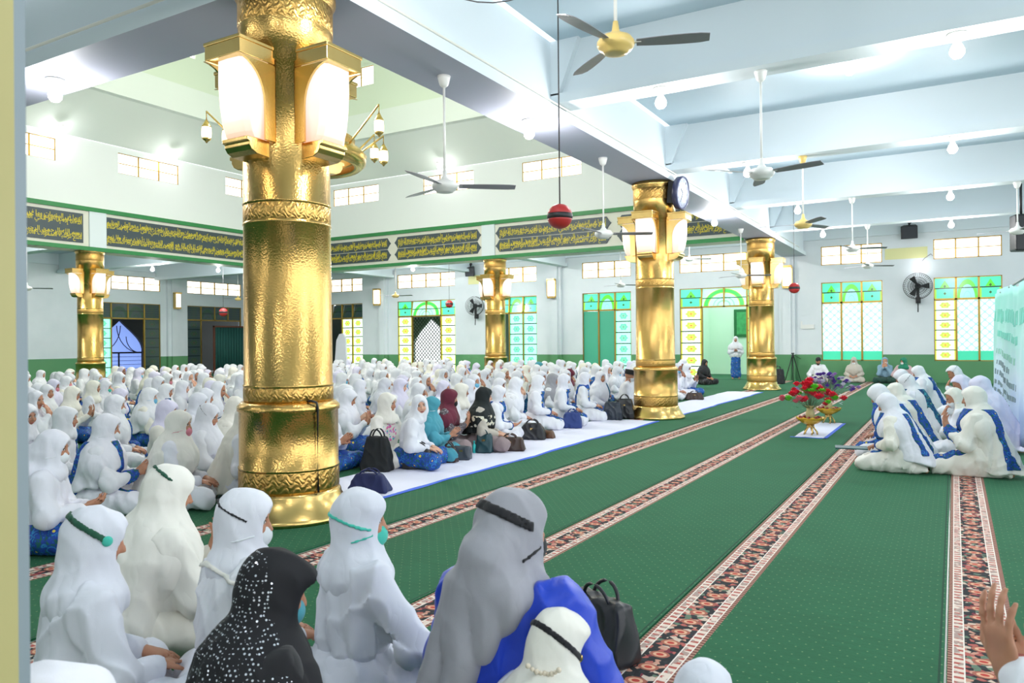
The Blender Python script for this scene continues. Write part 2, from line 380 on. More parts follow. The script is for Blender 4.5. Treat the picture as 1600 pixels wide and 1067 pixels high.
def window(root, s0, s1, n, key):
    n_win[0] += 1
    w = empty('window_%d' % n_win[0], (s0, 0, 0), 0, parent=root, kind='structure')
    W_ = s1-s0; dark = key in 'LK'; fr = M['brass_frame']; z0 = .72 if key in 'FG' else 0.0; zt = 2.75
    pw = W_/n; f = MB()
    def bar(a, b, h=.03, y0=.04, y1=.13): f.box((a[0]-h, y0, a[1]-h), (b[0]+h, y1, b[1]+h))
    bar((0, z0), (0, WT)); bar((W_, z0), (W_, WT)); bar((0, WT), (W_, WT)); bar((0, zt), (W_, zt))
    if z0: bar((0, z0), (W_, z0))
    for i in range(1, n): bar((i*pw, zt), (i*pw, WT))
    opening = {'A': [], 'B': [1, 2], 'C': [0], 'D': [], 'E': [1, 2], 'F': [], 'G': [], 'L': [1, 2], 'K': [1, 2, 3]}[key]
    for i in range(1, n):
        if not (i in opening and i-1 in opening): bar((i*pw, z0), (i*pw, zt))
    f.build('window_frame', fr, w)
    f2 = MB(); 
    for a in (0, W_): f2.box((a-.03, .03, CL0), (a+.03, .12, CL1))
    for b in (CL0, CL1): f2.box((0, .03, b-.03), (W_, .12, b+.03))
    for i in range(1, n): f2.box((i*pw-.022, .03, CL0), (i*pw+.022, .12, CL1))
    f2.box((0, .04, (CL0+CL1)/2-.012), (W_, .1, (CL0+CL1)/2+.012))
    f2.build('clerestory_frame', fr, w)
    def pane(i, a, b, mat, name='pane', tilt=0):
        o = MB().box((0, -.008, 0), (pw-.06, .008, b-a-.06)).build(name, mat, w); o.location = (i*pw+.03, .08, a+.03)
        if tilt: o.rotation_euler = (tilt, 0, 0); 
        return o
    for i in range(n): pane(i, CL0, CL1, M['pane_bright'])
    for i in range(n):
        mid = n == 4 and i in (1, 2) or n == 3 and i == 1
        if dark: pane(i, zt, WT, M['st_arch_dark'] if mid else M['st_col_dark'])
        elif key == 'A': pane(i, zt, WT, M['st_arch_dark'], tilt=-.25)
        elif n == 4 and mid:
            o = MB().box((0, -.008, 0), (pw-.05, .008, WT-zt-.06)).build('pane', M['st_arch_l'] if i == 1 else M['st_arch_r'], w); o.location = (i*pw+.025, .03, zt+.03); o.rotation_euler = (-.16, 0, 0)
        elif mid: pane(i, zt, WT, M['st_arch'], tilt=-.12 if key in 'CD' else 0)
        else: pane(i, zt, WT, M['st_top'], tilt=-.12 if key in 'CD' else 0)
    for i in range(n):
        if i in opening: continue
        if key == 'D' and i < 2: continue
        if key in 'FG' and not (key == 'G' and i == 0): mat = M['pane_lattice']
        elif dark: mat = M['st_col_dark'] if not (key == 'L' and i == 0) else M['st_col_teal']
        elif key in 'DC': mat = M['st_col_teal']
        elif key == 'A' and i == 0: mat = M['dark_pane']
        else: mat = M['st_col']
        pane(i, z0, zt, mat)
    if key == 'D':
        for i in (0, 1):
            d = MB().box((.01, -.02, .02), (pw-.03, .02, zt-.04)).build('door_leaf', M['teal_door'], w); d.location = (i*pw+.02, .10, 0)
    return w
# half arches for the two middle fanlight panes
def mat_half(name, flip):
    t = NT(name); x, y, z = t.xyz(t.pos('Generated'))
    if not flip: x = t.math('SUBTRACT', 1.0, x)
    a = t.math('SQRT', t.math('ADD', t.math('MULTIPLY', x, x), t.math('MULTIPLY', t.math('MULTIPLY', z, z), .9)))
    wh = (.45, .95, .72, 1); g = (.06, .62, .10, 1); y_ = (.5, .8, .1, 1)
    c = t.ramp(a, [(0, wh), (.22, (.25, .7, .4, 1)), (.30, wh), (.42, (.25, .7, .4, 1)), (.48, wh), (.68, y_), (.72, g), (.90, y_), (.93, wh)], 'CONSTANT')
    c = t.mix(t.math('LESS_THAN', t.math('ABSOLUTE', t.math('SUBTRACT', z, .45)), .03), c, (.02, .06, .04, 1))
    t.base(c, .15, 0, c, .46); return t.mat
M['st_arch_l'] = mat_half('left half of stained glass arch', False); M['st_arch_r'] = mat_half('right half of stained glass arch', True)
backroot = empty('window_wall', (0, YB, 0), 0, kind='structure')
for a, b, n, k in BACKW: window(backroot, a, b, n, k)
lroot = empty('window_wall', (XL, 0, 0), PI/2, kind='structure')
for a, b, n, k in LEFTW: window(lroot, a, b, n, k)

# porch beyond the far wall and the left wall
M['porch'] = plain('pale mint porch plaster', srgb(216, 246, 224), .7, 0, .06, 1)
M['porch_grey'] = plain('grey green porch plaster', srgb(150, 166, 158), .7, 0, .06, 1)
def arch_poly(w, h, hs, n=10):
    """pointed arch outline, width w, spring height hs, apex h"""
    p = [(-w/2, 0), (w/2, 0)]
    for i in range(n+1):
        t = i/n; p.append((w/2*(1-t**1.35)*(1+.18*math.sin(PI*t)), hs+(h-hs)*t))
    for i in range(n, -1, -1):
        t = i/n; p.append((-w/2*(1-t**1.35)*(1+.18*math.sin(PI*t)), hs+(h-hs)*t))
    return p
def arch_wall(name, root, s0, s1, z1, d, arches, mat):
    """wall slab in local x/z at depth d pierced by pointed arches"""
    bm = bmesh.new(); outer = [(s0, 0), (s1, 0), (s1, z1), (s0, z1)]
    cur = bpy.data.curves.new(name, 'CURVE'); cur.dimensions = '2D'; cur.fill_mode = 'BOTH'; cur.extrude = .08
    def spl(pts):
        s = cur.splines.new('POLY'); s.points.add(len(pts)-1)
        for q, p in zip(s.points, pts): q.co = (p[0], p[1], 0, 1)
        s.use_cyclic_u = True
    spl([(s0, -.01), (s1, -.01), (s1, z1), (s0, z1)])
    for c, w, h, hs in arches: spl([(c+a, b+.02) for a, b in arch_poly(w, h, hs)])
    tmp = bpy.data.objects.new('t', cur); COL.objects.link(tmp)
    me = bpy.data.meshes.new_from_object(tmp.evaluated_get(bpy.context.evaluated_depsgraph_get())); bpy.data.objects.remove(tmp)
    bm.free(); me.materials.clear(); me.materials.append(mat)
    o = bpy.data.objects.new(name, me); COL.objects.link(o); o.parent = root; o.rotation_euler = (PI/2, 0, 0); o.location = (0, d, 0); o['kind'] = 'structure'; return o
arch_wall('wall_outer', backroot, -30, -14.6, 4.2, 3.2, [(-23.4, 2.3, 2.75, 1.2), (-17.6, 2.0, 2.6, 1.1), (-27.9, 2, 2.6, 1.1)], M['porch_grey'])
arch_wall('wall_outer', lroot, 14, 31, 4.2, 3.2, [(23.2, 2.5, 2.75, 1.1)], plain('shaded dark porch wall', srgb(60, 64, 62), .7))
MB().box((XL-3.6, YB+.25, 4.2), (-14.6, YB+3.4, 4.3)).build('ceiling', M['porch_grey'], kind='structure')  # unseen porch roof, added to darken the passage beyond the far wall
MB().box((XL-3.4, 12, 4.2), (XL-.25, YB+3.4, 4.3)).build('ceiling', M['porch_grey'], kind='structure')  # likewise added overhead to keep the left passage dark
# lattice screen in the arch, and the blue window in the left porch
def lattice(root, c, w, h, d, mat, step, name, label=None, thick=.012):
    g = MB(); x = c-w/2
    n = int(w/step)+1; k = int(h/step)+1
    for i in range(-k, n+1):
        x0 = c-w/2+i*step; a = (x0, 0); b = (x0+h, h)
        a = (max(a[0], c-w/2), max(0, c-w/2-x0)); b = (min(b[0], c+w/2), min(h, c+w/2-x0))
        if b[0] > a[0]: g.tube([(a[0], d, a[1]), (b[0], d, b[1])], thick, 4)
        g2a = (2*c-a[0], a[1]); g2b = (2*c-b[0], b[1])
        if b[0] > a[0]: g.tube([(g2a[0], d, g2a[1]), (g2b[0], d, g2b[1])], thick, 4)
    return g.build(name, mat, root, kind='structure')
lattice(backroot, -23.4, 2.3, 2.8, 3.1, plain('pale green lattice', srgb(96, 112, 90), .6), .2, 'window_12', thick=.024)
lattice(backroot, -17.6, 2.0, 2.6, 3.1, plain('yellow green lattice', srgb(110, 120, 50), .6), .2, 'window_13', thick=.024)
M['blue_sky_pane'] = emitter('blue daylight pane', (.28, .42, .95, 1), .55)
bw = empty('window_14', (23.2, 3.3, 0), 0, parent=lroot, kind='structure')
MB().box((-1.3, 0, 0), (1.3, .02, 2.8)).build('pane', M['blue_sky_pane'], bw)
f = MB()
f.box((-1.3, -.08, 1.08), (1.3, -.02, 1.16)).box((-.03, -.08, 0), (.03, -.02, 1.1))
for q in (.3, .5, .7, .9): f.box((-1.3, -.05, q), (1.3, -.03, q+.02))
for sg in (-1, 1):
    for rr in (.75, 1.25): f.tube([(sg*(-1.15+rr*math.sin(a)), -.05, 1.12+rr*(1-math.cos(a))*1.1) for a in [i*PI/2/8 for i in range(9)]], .022, 5)
f.build('window_frame', M['black'], bw)
# mint room seen through the open door, with a framed picture and wall fitting
MB().box((-14.6, YB+4.6, 0), (-3, YB+4.8, 4.2)).box((-9.9, YB+2.2, 0), (-9.35, YB+4.6, 3.6)).box((-3.2, YB+.3, 0), (-3, YB+4.6, 4.2)).build('wall_outer', M['porch'], kind='structure')
MB().box((-14.59, YB+.25, -.012), (-3, YB+4.6, -.002)).build('floor_porch', M['carpet_plain'], kind='structure')
p = empty('picture_frame', (-7.75, YB+4.55, 2.2), 0, 'green framed picture hung on the mint wall beyond the open door', 'picture')
MB().box((-.5, 0, -.6), (.5, .04, .6)).build('frame', plain('green picture frame', srgb(30, 110, 60), .5), p)
MB().box((-.38, -.01, -.48), (.38, .0, .48)).build('picture', plain('green picture', srgb(84, 200, 120), .5, 0, .4, 6), p)

# ------------------------------------------------------------------ ceilings and beams
CX0, CX1, CY0, CY1 = PX-2*PS, PX, PY, PY+2*PS       # central square (pillar axes)
hb = .4
c = MB()
c.box((XL, CY1+hb, ZC), (XE, YB+.25, ZC+.2)); c.box((XL, YN, ZC), (CX0-hb, CY1+hb, ZC+.2)); c.box((CX1+hb, YN, ZC), (XE, CY1+hb, ZC+.2)); c.box((CX0-hb, YN, ZC), (CX1+hb, CY0-hb, ZC+.2))
c.build('ceiling', M['ceiling'], kind='structure')
def beam(name, a, b, w, z0, z1, mats=None, lip=True):
    """beam along x or y with a wider lower flange; underside painted grey"""
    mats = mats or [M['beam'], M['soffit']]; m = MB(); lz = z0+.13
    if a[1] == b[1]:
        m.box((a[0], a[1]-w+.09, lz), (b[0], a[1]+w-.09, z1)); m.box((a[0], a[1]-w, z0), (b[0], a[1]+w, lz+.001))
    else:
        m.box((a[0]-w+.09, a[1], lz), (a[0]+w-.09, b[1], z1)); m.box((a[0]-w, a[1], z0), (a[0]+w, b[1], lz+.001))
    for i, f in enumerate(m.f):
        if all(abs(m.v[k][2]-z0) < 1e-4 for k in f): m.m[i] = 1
    return m.build(name, mats, kind='structure')
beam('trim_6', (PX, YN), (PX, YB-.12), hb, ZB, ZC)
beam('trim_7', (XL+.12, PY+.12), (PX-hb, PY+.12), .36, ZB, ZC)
for i, y in enumerate((9.2, 13.85, 18.5, 23.1)):
    beam('trim_%d' % (8+i), (PX+.31, y), (XE, y), .2, 4.62, ZC, [M['beam'], M['beam']])
    # haunch where it meets the main beam
    MB().prism([(0, 0), (.42, 0), (.12, -.72), (0, -.72)], (PX+.3, y-.2, ZC), (1, 0, 0), (0, 0, 1), (0, .4, 0)).build('trim_%d' % (12+i), M['beam'], kind='structure')
for i, (a, b) in enumerate([((-9.5, CY1+.4), (-9.5, YB-.12)), ((CX0+PS, CY1+.4), (CX0+PS, YB-.12)), ((-18.8, CY1+.4), (-18.8, YB-.12)), ((CX0, CY1+.4), (CX0, YB-.12)),
                            ((XL+.12, PY+PS), (CX0-.4, PY+PS)), ((XL+.12, 18.5), (CX0-.4, 18.5)), ((XL+.12, CY1), (CX0-.4, CY1))]):
    beam('trim_%d' % (16+i), a, b, .2, 4.62, ZC, [M['beam'], M['beam']])

# calligraphy fascia around the far two sides of the central square
FX, FY = CX0+hb, CY1-hb          # inner faces
ft = MB(); 
ft.box((CX0-hb, CY0+.4, 4.42), (FX, CY1+hb, 5.72)); ft.box((CX0-hb, FY, 4.42), (CX1-hb-.002, CY1+hb, 5.72))
ft.build('trim_30', M['band'], kind='structure')
g = MB()
for z0, z1, pr in ((4.40, 4.52, .05), (5.61, 5.74, .06)):
    g.box((FX, CY0+.5, z0), (FX+pr, FY, z1)); g.box((FX, FY-pr, z0), (CX1-hb, FY, z1))
g.build('trim_31', M['green_trim'], kind='structure')
# pier faces interrupting the fascia over pillars
pf = MB()
pf.box((FX, PY+PS-.27, 4.52), (FX+.05, PY+PS+.27, 5.61)); pf.box((CX0+PS-.27, FY-.05, 4.52), (CX0+PS+.27, FY, 5.61)); pf.build('trim_32', M['beam'], kind='structure')

# lettering: presentation forms joined by hand so the script shapes itself
AR = {}
_t = "ا fe8d fe8e - -|ب fe8f fe90 fe91 fe92|ت fe95 fe96 fe97 fe98|ث fe99 fe9a fe9b fe9c|ج fe9d fe9e fe9f fea0|ح fea1 fea2 fea3 fea4|خ fea5 fea6 fea7 fea8|د fea9 feaa - -|ذ feab feac - -|ر fead feae - -|ز feaf feb0 - -|س feb1 feb2 feb3 feb4|ش feb5 feb6 feb7 feb8|ص feb9 feba febb febc|ض febd febe febf fec0|ط fec1 fec2 fec3 fec4|ظ fec5 fec6 fec7 fec8|ع fec9 feca fecb fecc|غ fecd fece fecf fed0|ف fed1 fed2 fed3 fed4|ق fed5 fed6 fed7 fed8|ك fed9 feda fedb fedc|ل fedd fede fedf fee0|م fee1 fee2 fee3 fee4|ن fee5 fee6 fee7 fee8|ه fee9 feea feeb feec|و feed feee - -|ي fef1 fef2 fef3 fef4|ى feef fef0 - -|ة fe93 fe94 - -|ؤ fe85 fe86 - -|أ fe83 fe84 - -|إ fe87 fe88 - -|ئ fe89 fe8a fe8b fe8c|ء fe80 - - -"
for e in _t.split('|'):
    q = e.split(); AR[q[0]] = [None if s == '-' else chr(int(s, 16)) for s in q[1:]]
def shape_ar(s):
    out = []
    for i, ch in enumerate(s):
        if ch not in AR: out.append(ch); continue
        prev = i > 0 and s[i-1] in AR and AR[s[i-1]][2] is not None; nxt = i+1 < len(s) and s[i+1] in AR and s[i+1] != 'ء' and AR[ch][2] is not None
        f = AR[ch]; k = 3 if prev and nxt else 2 if nxt else 1 if prev else 0
        out.append(f[k] or f[0])
    return ''.join(reversed(out))
VERSE = ['الله لا إله إلا هو الحي القيوم لا تأخذه سنة ولا نوم', 'له ما في السموات وما في الأرض من ذا الذي يشفع عنده إلا بإذنه', 'يعلم ما بين أيديهم وما خلفهم ولا يحيطون بشيء من علمه إلا بما شاء', 'وسع كرسيه السموات والأرض ولا يؤوده حفظهما وهو العلي العظيم', 'بسم الله الرحمن الرحيم الحمد لله رب العالمين الرحمن الرحيم', 'مالك يوم الدين إياك نعبد وإياك نستعين اهدنا الصراط المستقيم']
def text_mesh(s, width, height, extrude=.006, mirror=False):
    c = bpy.data.curves.new('lettering', 'FONT'); c.body = s; c.size = 1; c.extrude = 0; c.resolution_u = 1; c.align_x = 'LEFT'
    o = bpy.data.objects.new('t', c); COL.objects.link(o); bpy.context.view_layer.update()
    me = bpy.data.meshes.new_from_object(o.evaluated_get(bpy.context.evaluated_depsgraph_get())); bpy.data.objects.remove(o)
    n = len(me.vertices); a = np.empty(n*3, np.float32); me.vertices.foreach_get('co', a); a = a.reshape(n, 3)
    mn, mx = a.min(0), a.max(0); a[:, 0] = (a[:, 0]-mn[0])/(mx[0]-mn[0])*width-width/2; a[:, 1] = (a[:, 1]-mn[1])/(mx[1]-mn[1])*height-height/2
    me.vertices.foreach_set('co', a.ravel()); me.update(); return me
M['slate'] = plain('dark slate sign panel', srgb(62, 76, 84), .5, 0, .08, 3)
M['gold_paint'] = plain('yellow gold paint', srgb(222, 204, 40), .45, 0, .1, 3)
vi = [0]
def callig(loc, rz, w, label, pointed=True):
    root = empty('calligraphy_panel', loc, rz, label, 'calligraphy panel', 'calligraphy panels around the central hall'); 
    for k, z in enumerate((.222, -.222)):
        h = .208
        if pointed: poly = [(-w/2, 0), (-w/2+.07, .07), (-w/2+.16, h), (w/2-.16, h), (w/2-.07, .07), (w/2, 0), (w/2-.07, -.07), (w/2-.16, -h), (-w/2+.16, -h), (-w/2+.07, -.07)]
        else: poly = [(-w/2, -h-.015), (w/2, -h-.015), (w/2, h+.015), (-w/2, h+.015)]
        b = MB().prism(poly, (0, 0, z), (1, 0, 0), (0, 0, 1), (0, -.03, 0)).build('backing', M['slate'], root)
        ww = w-(.36 if pointed else .1)
        for lay in (0, 1, 2):        # two overlapping courses of script, as the tall strokes interlock
            s = shape_ar(VERSE[vi[0] % len(VERSE)]+(' '+VERSE[(vi[0]+2) % len(VERSE)] if w > 5.5 else '')); vi[0] += 1
            me = text_mesh(s, ww, (.26, .27, .24)[lay]); me.materials.clear(); me.materials.append(M['gold_paint'])
            o = bpy.data.objects.new('lettering', me); COL.objects.link(o); o.parent = b; o.rotation_euler = (PI/2, 0, 0); o.location = (0, -.034-.002*lay, z+(-.065, .06, .0)[lay])
            sm = o.modifiers.new('solid', 'SOLIDIFY'); sm.thickness = .008
for x0, x1, lab in [(-22.75, -18.55, 'pointed dark panel with gold script in the corner behind the big front pillar'), (-18.36, -14.46, 'pointed dark panel with gold script just left of the pillar above the wall fan'), (-13.86, -9.5, 'pointed dark panel with gold script behind the large red ball'), (-9.3, -5.5, 'pointed dark panel with gold script behind the second gold pillar and clock')]:
    callig(((x0+x1)/2, FY, 5.06), 0, x1-x0, lab)
for y0, y1, lab in [(5.4, 13.42, 'rectangular dark panel with gold script at the far left edge'), (14.12, 22.3, 'long rectangular dark panel with gold script left of the big front pillar')]:
    callig((FX, (y0+y1)/2, 5.06), PI/2, y1-y0, lab, False)

# upper walls of the central square, with small windows, then the folded vault
ZU = 7.85
def upper(root, s0, s1, wins):
    m = MB(); wall_panel(m, s0, s1, 5.74, ZU, [(a, b, 7.0, 7.66) for a, b in wins], 0, .2); m.build('wall_panel', M['upper_wall'], root)
    for a, b in wins:
        n_win[0] += 1; w = empty('window_%d' % (20+n_win[0]), (a, .06, 7.0), 0, parent=root, kind='structure')
        MB().box((0, 0, 0), (b-a, .02, .66)).build('pane', M['pane_bright'], w)
        f = MB(); 
        for i in range(4): f.box(((b-a)/3*i-.02, -.03, 0), ((b-a)/3*i+.02, .0, .66))
        f.box((0, -.03, .64), (b-a, 0, .68)).box((0, -.03, -.02), (b-a, 0, .02)).box((0, -.025, .32), (b-a, 0, .34)); f.build('window_frame', M['brass_frame'], w)
ur = empty('wall_upper_back', (0, FY+.12, 0), 0, kind='structure'); upper(ur, CX0, CX1, [(-21.6, -19.25), (-17.1, -14.85), (-12.85, -10.6), (-8.4, -6.1)])
ur = empty('wall_upper_left', (FX-.12, 0, 0), PI/2, kind='structure'); upper(ur, CY0, CY1, [(6.2, 8.4), (10.5, 12.7), (14.65, 16.85), (18.8, 21.1)])
MB().box((CX1-.2, CY0, ZC), (CX1, CY1, ZU)).build('wall_upper_right', M['upper_wall'], kind='structure')
MB().box((CX0, CY0, ZC), (CX1, CY0+.2, ZU)).build('wall_upper_front', M['upper_wall'], kind='structure')
ccx, ccy = (CX0+CX1)/2, (CY0+CY1)/2; ho = PS-.3; hi = 7.4; ZR = 8.9; ZR2 = 9.8; ZT = 12.8
vlt = MB()
for k in range(4):
    ca, sa = math.cos(k*PI/2), math.sin(k*PI/2)
    def q(x, y, z): return (ccx+x*ca-y*sa, ccy+x*sa+y*ca, z)
    oc0, om, oc1 = q(ho, -ho, ZU), q(ho, 0, ZU), q(ho, ho, ZU); b0, b1 = q(hi, -1.0, ZR), q(hi, 1.0, ZR); ic0, ic1 = q(hi, -hi, ZR), q(hi, hi, ZR)
    vlt.add([om, b0, b1], [(0, 1, 2)]); vlt.add([oc0, om, b0, ic0], [(0, 1, 2, 3)]); vlt.add([om, oc1, ic1, b1], [(0, 1, 2, 3)])
    l0, l1 = q(hi-.25, -hi+.25, ZR), q(hi-.25, hi-.25, ZR); r0, r1 = q(hi-.25, -hi+.25, ZR2), q(hi-.25, hi-.25, ZR2); u0, u1 = q(hi, -hi, ZR2), q(hi, hi, ZR2)
    vlt.add([ic0, ic1, l1, l0], [(0, 1, 2, 3)]); vlt.add([l0, l1, r1, r0], [(0, 1, 2, 3)]); vlt.add([r0, r1, u1, u0], [(0, 1, 2, 3)])
vlt.build('ceiling_vault', M['dome'], kind='structure')
M['dome_green'] = plain('pale sage dome paint', srgb(214, 226, 208), .7, 0, .05, .5)
for k, nm in enumerate(('right', 'back', 'left', 'front')):
    r = empty('wall_lantern_'+nm, (ccx, ccy, 0), (k-1)*PI/2, kind='structure')
    m = MB(); wn = [(c_-.62, c_+.62, 10.9, 11.6) for c_ in (-4.6, -1.9, 1.9, 4.6)]
    wall_panel(m, -hi, hi, ZR2, ZT, wn, hi, hi+.15); m.build('wall_panel', M['dome_green'], r)
    for a, b, z0, z1 in wn:
        n_win[0] += 1; w = empty('window_%d' % (20+n_win[0]), (a, hi+.08, z0), 0, parent=r, kind='structure'); MB().box((0, 0, 0), (b-a, .02, z1-z0)).build('pane', M['pane_bright'], w)
        MB().box((.6, -.04, 0), (.64, -.01, .7)).box((0, -.04, -.02), (1.24, -.01, .02)).box((0, -.04, .68), (1.24, -.01, .72)).build('window_frame', M['brass_frame'], w)
MB().box((ccx-hi-.2, ccy-hi-.2, ZT), (ccx+hi+.2, ccy+hi+.2, ZT+.1)).build('ceiling', M['dome_green'], kind='structure')
# conduits running along the beams
cp = MB(); cp.tube([(PX+hb+.01, YN, ZB+.15), (PX+hb+.01, CY1+4, ZB+.15)], .014, 6); tag(cp.build('conduit_pipe', M['pipe']), 'cream conduit pipe along the side of the long beam over the front pillar', 'pipe', 'beam conduits')
cp = MB(); cp.tube([(XL+2, PY-.26, ZB+.17), (PX-hb, PY-.26, ZB+.17)], .016, 6); tag(cp.build('conduit_pipe', M['pipe']), 'cream conduit pipe along the beam left of the big front pillar', 'pipe', 'beam conduits')
for i, y in enumerate((9.2, 13.85, 18.5, 23.1)):
    cp = MB(); cp.tube([(PX+.6, y+.21, 4.66), (XE, y+.21, 4.66)], .014, 6)
    tag(cp.build('conduit_pipe', M['pipe']), 'cream conduit pipe along the '+['nearest', 'second', 'third', 'farthest'][i]+' cross beam on the right', 'pipe', 'beam conduits')
# ------------------------------------------------------------------ gold pillars and their lamps
def pillar(x, y, label):
    r = empty('gold_pillar', (x, y, 0), 0, label, 'pillar', 'gold pillars')
    MB().lathe([(.545, 0), (.545, .03), (.53, .05), (.50, .075), (.47, .13), (.435, .18), (.43, .21), (.415, .235)], n=64).build('base', M['gold_smooth'], r)
    MB().lathe([(.412, .235), (.412, .415), (.418, .42), (.418, .432), (.410, .437), (.410, .89), (.424, .90), (.424, .935), (.395, .965), (.375, .975)], n=64).build('drum', M['gold'], r)
    MB().lathe([(.4135, .25), (.4155, .255), (.4155, .405), (.4135, .41)], n=64, cap=False).build('ornament_band', M['gold_band'], r)
    MB().lathe([(.37, .975), (.37, 1.10), (.374, 1.105), (.374, 1.115), (.366, 1.12), (.362, 2.0), (.36, 2.45), (.366, 2.455), (.366, 2.465), (.36, 2.47), (.36, 2.62), (.366, 2.625), (.366, 2.635), (.36, 2.64), (.358, 3.76), (.39, 3.765), (.39, 4.09), (.392, 4.10), (.392, 4.33), (.42, 4.38), (.42, ZB)], n=64).build('shaft', M['gold'], r)
    for z0, z1, rr in ((.985, 1.095, .3715), (2.475, 2.615, .3615), (4.11, 4.33, .3935)):
        MB().lathe([(rr-.003, z0), (rr, z0+.004), (rr, z1-.004), (rr-.003, z1)], n=64, cap=False).build('ornament_band', M['gold_band'], r)
    return r
def sconce(x, y, ang, label):
    """square lantern on the pillar, facing local +x"""
    r = empty('wall_lamp', (x, y, 0), ang, label, 'lamp', 'lamps on the gold pillars')
    a0, a1, w, zb, zt = .31, .63, .17, 3.09, 3.84
    # cap box and back plate
    cap = MB(); cap.box((a0, -w-.032, zt-.13), (a1+.035, w+.032, zt-.01)); cap.box((a0, -w-.04, zt-.02), (a1+.043, w+.04, zt+.01)); cap.build('cap', M['gold_smooth'], r, bevel=.006)
    # side cheeks with arched cut-out
    for sg in (-1, 1):
        pts = [(a0, zb), (a0+.10, zb)]
        for i in range(9):
            t = i/8*PI/2; pts.append((a0+.10+(.27)*(1-math.cos(t))*1.0, zt-.46+.32*math.sin(t)))
        pts += [(a1+.05, zt-.14), (a0, zt-.14)]
        MB().prism(pts, (0, sg*(w+.012), 0), (1, 0, 0), (0, 0, 1), (0, sg*.02, 0)).build('side_cheek', M['gold_smooth'], r)
    # glass: bulging box tapering to the bottom
    g = MB(); prof = [(0, .62), (.04, .74), (.12, .86), (.25, .95), (.42, 1.0), (.68, .99)]
    vs = []; fs = []; depth = a1-a0-.06
    for z, k in prof:
        d = depth*k; ww = (w-.004)*(.80+.20*k)
        ring = [(a0+.04, -ww), (a0+.04+d*.80, -ww), (a0+.04+d*.97, -ww*.72), (a0+.04+d, 0), (a0+.04+d*.97, ww*.72), (a0+.04+d*.80, ww), (a0+.04, ww)]
        vs += [(p[0], p[1], zb+.01+z-.34) for p in ring]
    nr = 7
    for j in range(len(prof)-1):
        for i in range(nr): fs.append((j*nr+i, j*nr+(i+1) % nr, (j+1)*nr+(i+1) % nr, (j+1)*nr+i))
    fs.append(tuple(range(nr))[::-1]); fs.append(tuple((len(prof)-1)*nr+i for i in range(nr)))
    vs = [(p[0], p[1], p[2]) for p in vs]
    g.add(vs, fs, 0, False); go = g.build('glass_shade', M['lampglass'], r); go.location = (0, 0, .34); 
    # lower bracket: stepped moulding
    b = MB(); pr = [(a0, 0), (a0+.24, 0), (a0+.24, -.03), (a0+.215, -.04), (a0+.215, -.065), (a0+.19, -.10), (a0+.14, -.125), (a0, -.135)]
    b.prism(pr, (0, -w*.86, zb+.01), (1, 0, 0), (0, 0, 1), (0, 2*w*.86, 0)); b.build('bracket', M['gold_smooth'], r, bevel=.005)
    return r
PL = [((PX, PY), 'large gold pillar in the foreground left of centre', 'foreground'), ((PX, PY+PS), 'gold pillar standing in the middle distance beside the wall clock', 'middle'), ((PX, PY+2*PS), 'gold pillar far right near the open door', 'far right'),
      ((PX-PS, PY+2*PS), 'slim looking distant gold pillar right of the wall fan', 'distant'), ((PX-2*PS, PY+PS), 'distant gold pillar at the far left', 'far left'), ]
for (x, y), lab, w in PL:
    pillar(x, y, lab)
    for k, sd in enumerate(('right', 'far', 'left', 'near')):
        if w == 'foreground' or True:
            sconce(x, y, k*PI/2, 'gold lantern lamp on the %s side of the %s gold pillar' % (sd, w))
    for k in range(4):
        a = k*PI/2; bulb_or_fill_light((x+.82*math.cos(a), y+.82*math.sin(a), 3.35), 3, (1, .85, .68), .12)
# tape and cable on the big pillar
cb = MB(); a = math.radians(-12); R0 = .432
def onp(ang, z, r): return (PX+r*math.cos(ang), PY+r*math.sin(ang), z)
cb.tube([onp(a-.14, .985, .378), onp(a-.1, .99, .40), onp(a-.02, .975, .43), onp(a, .93, R0), onp(a, .5, R0-.006), onp(a, .24, R0)], .011, 6)
tag(cb.build('cable', M['black']), 'black cable taped down the drum of the large front pillar', 'cable')

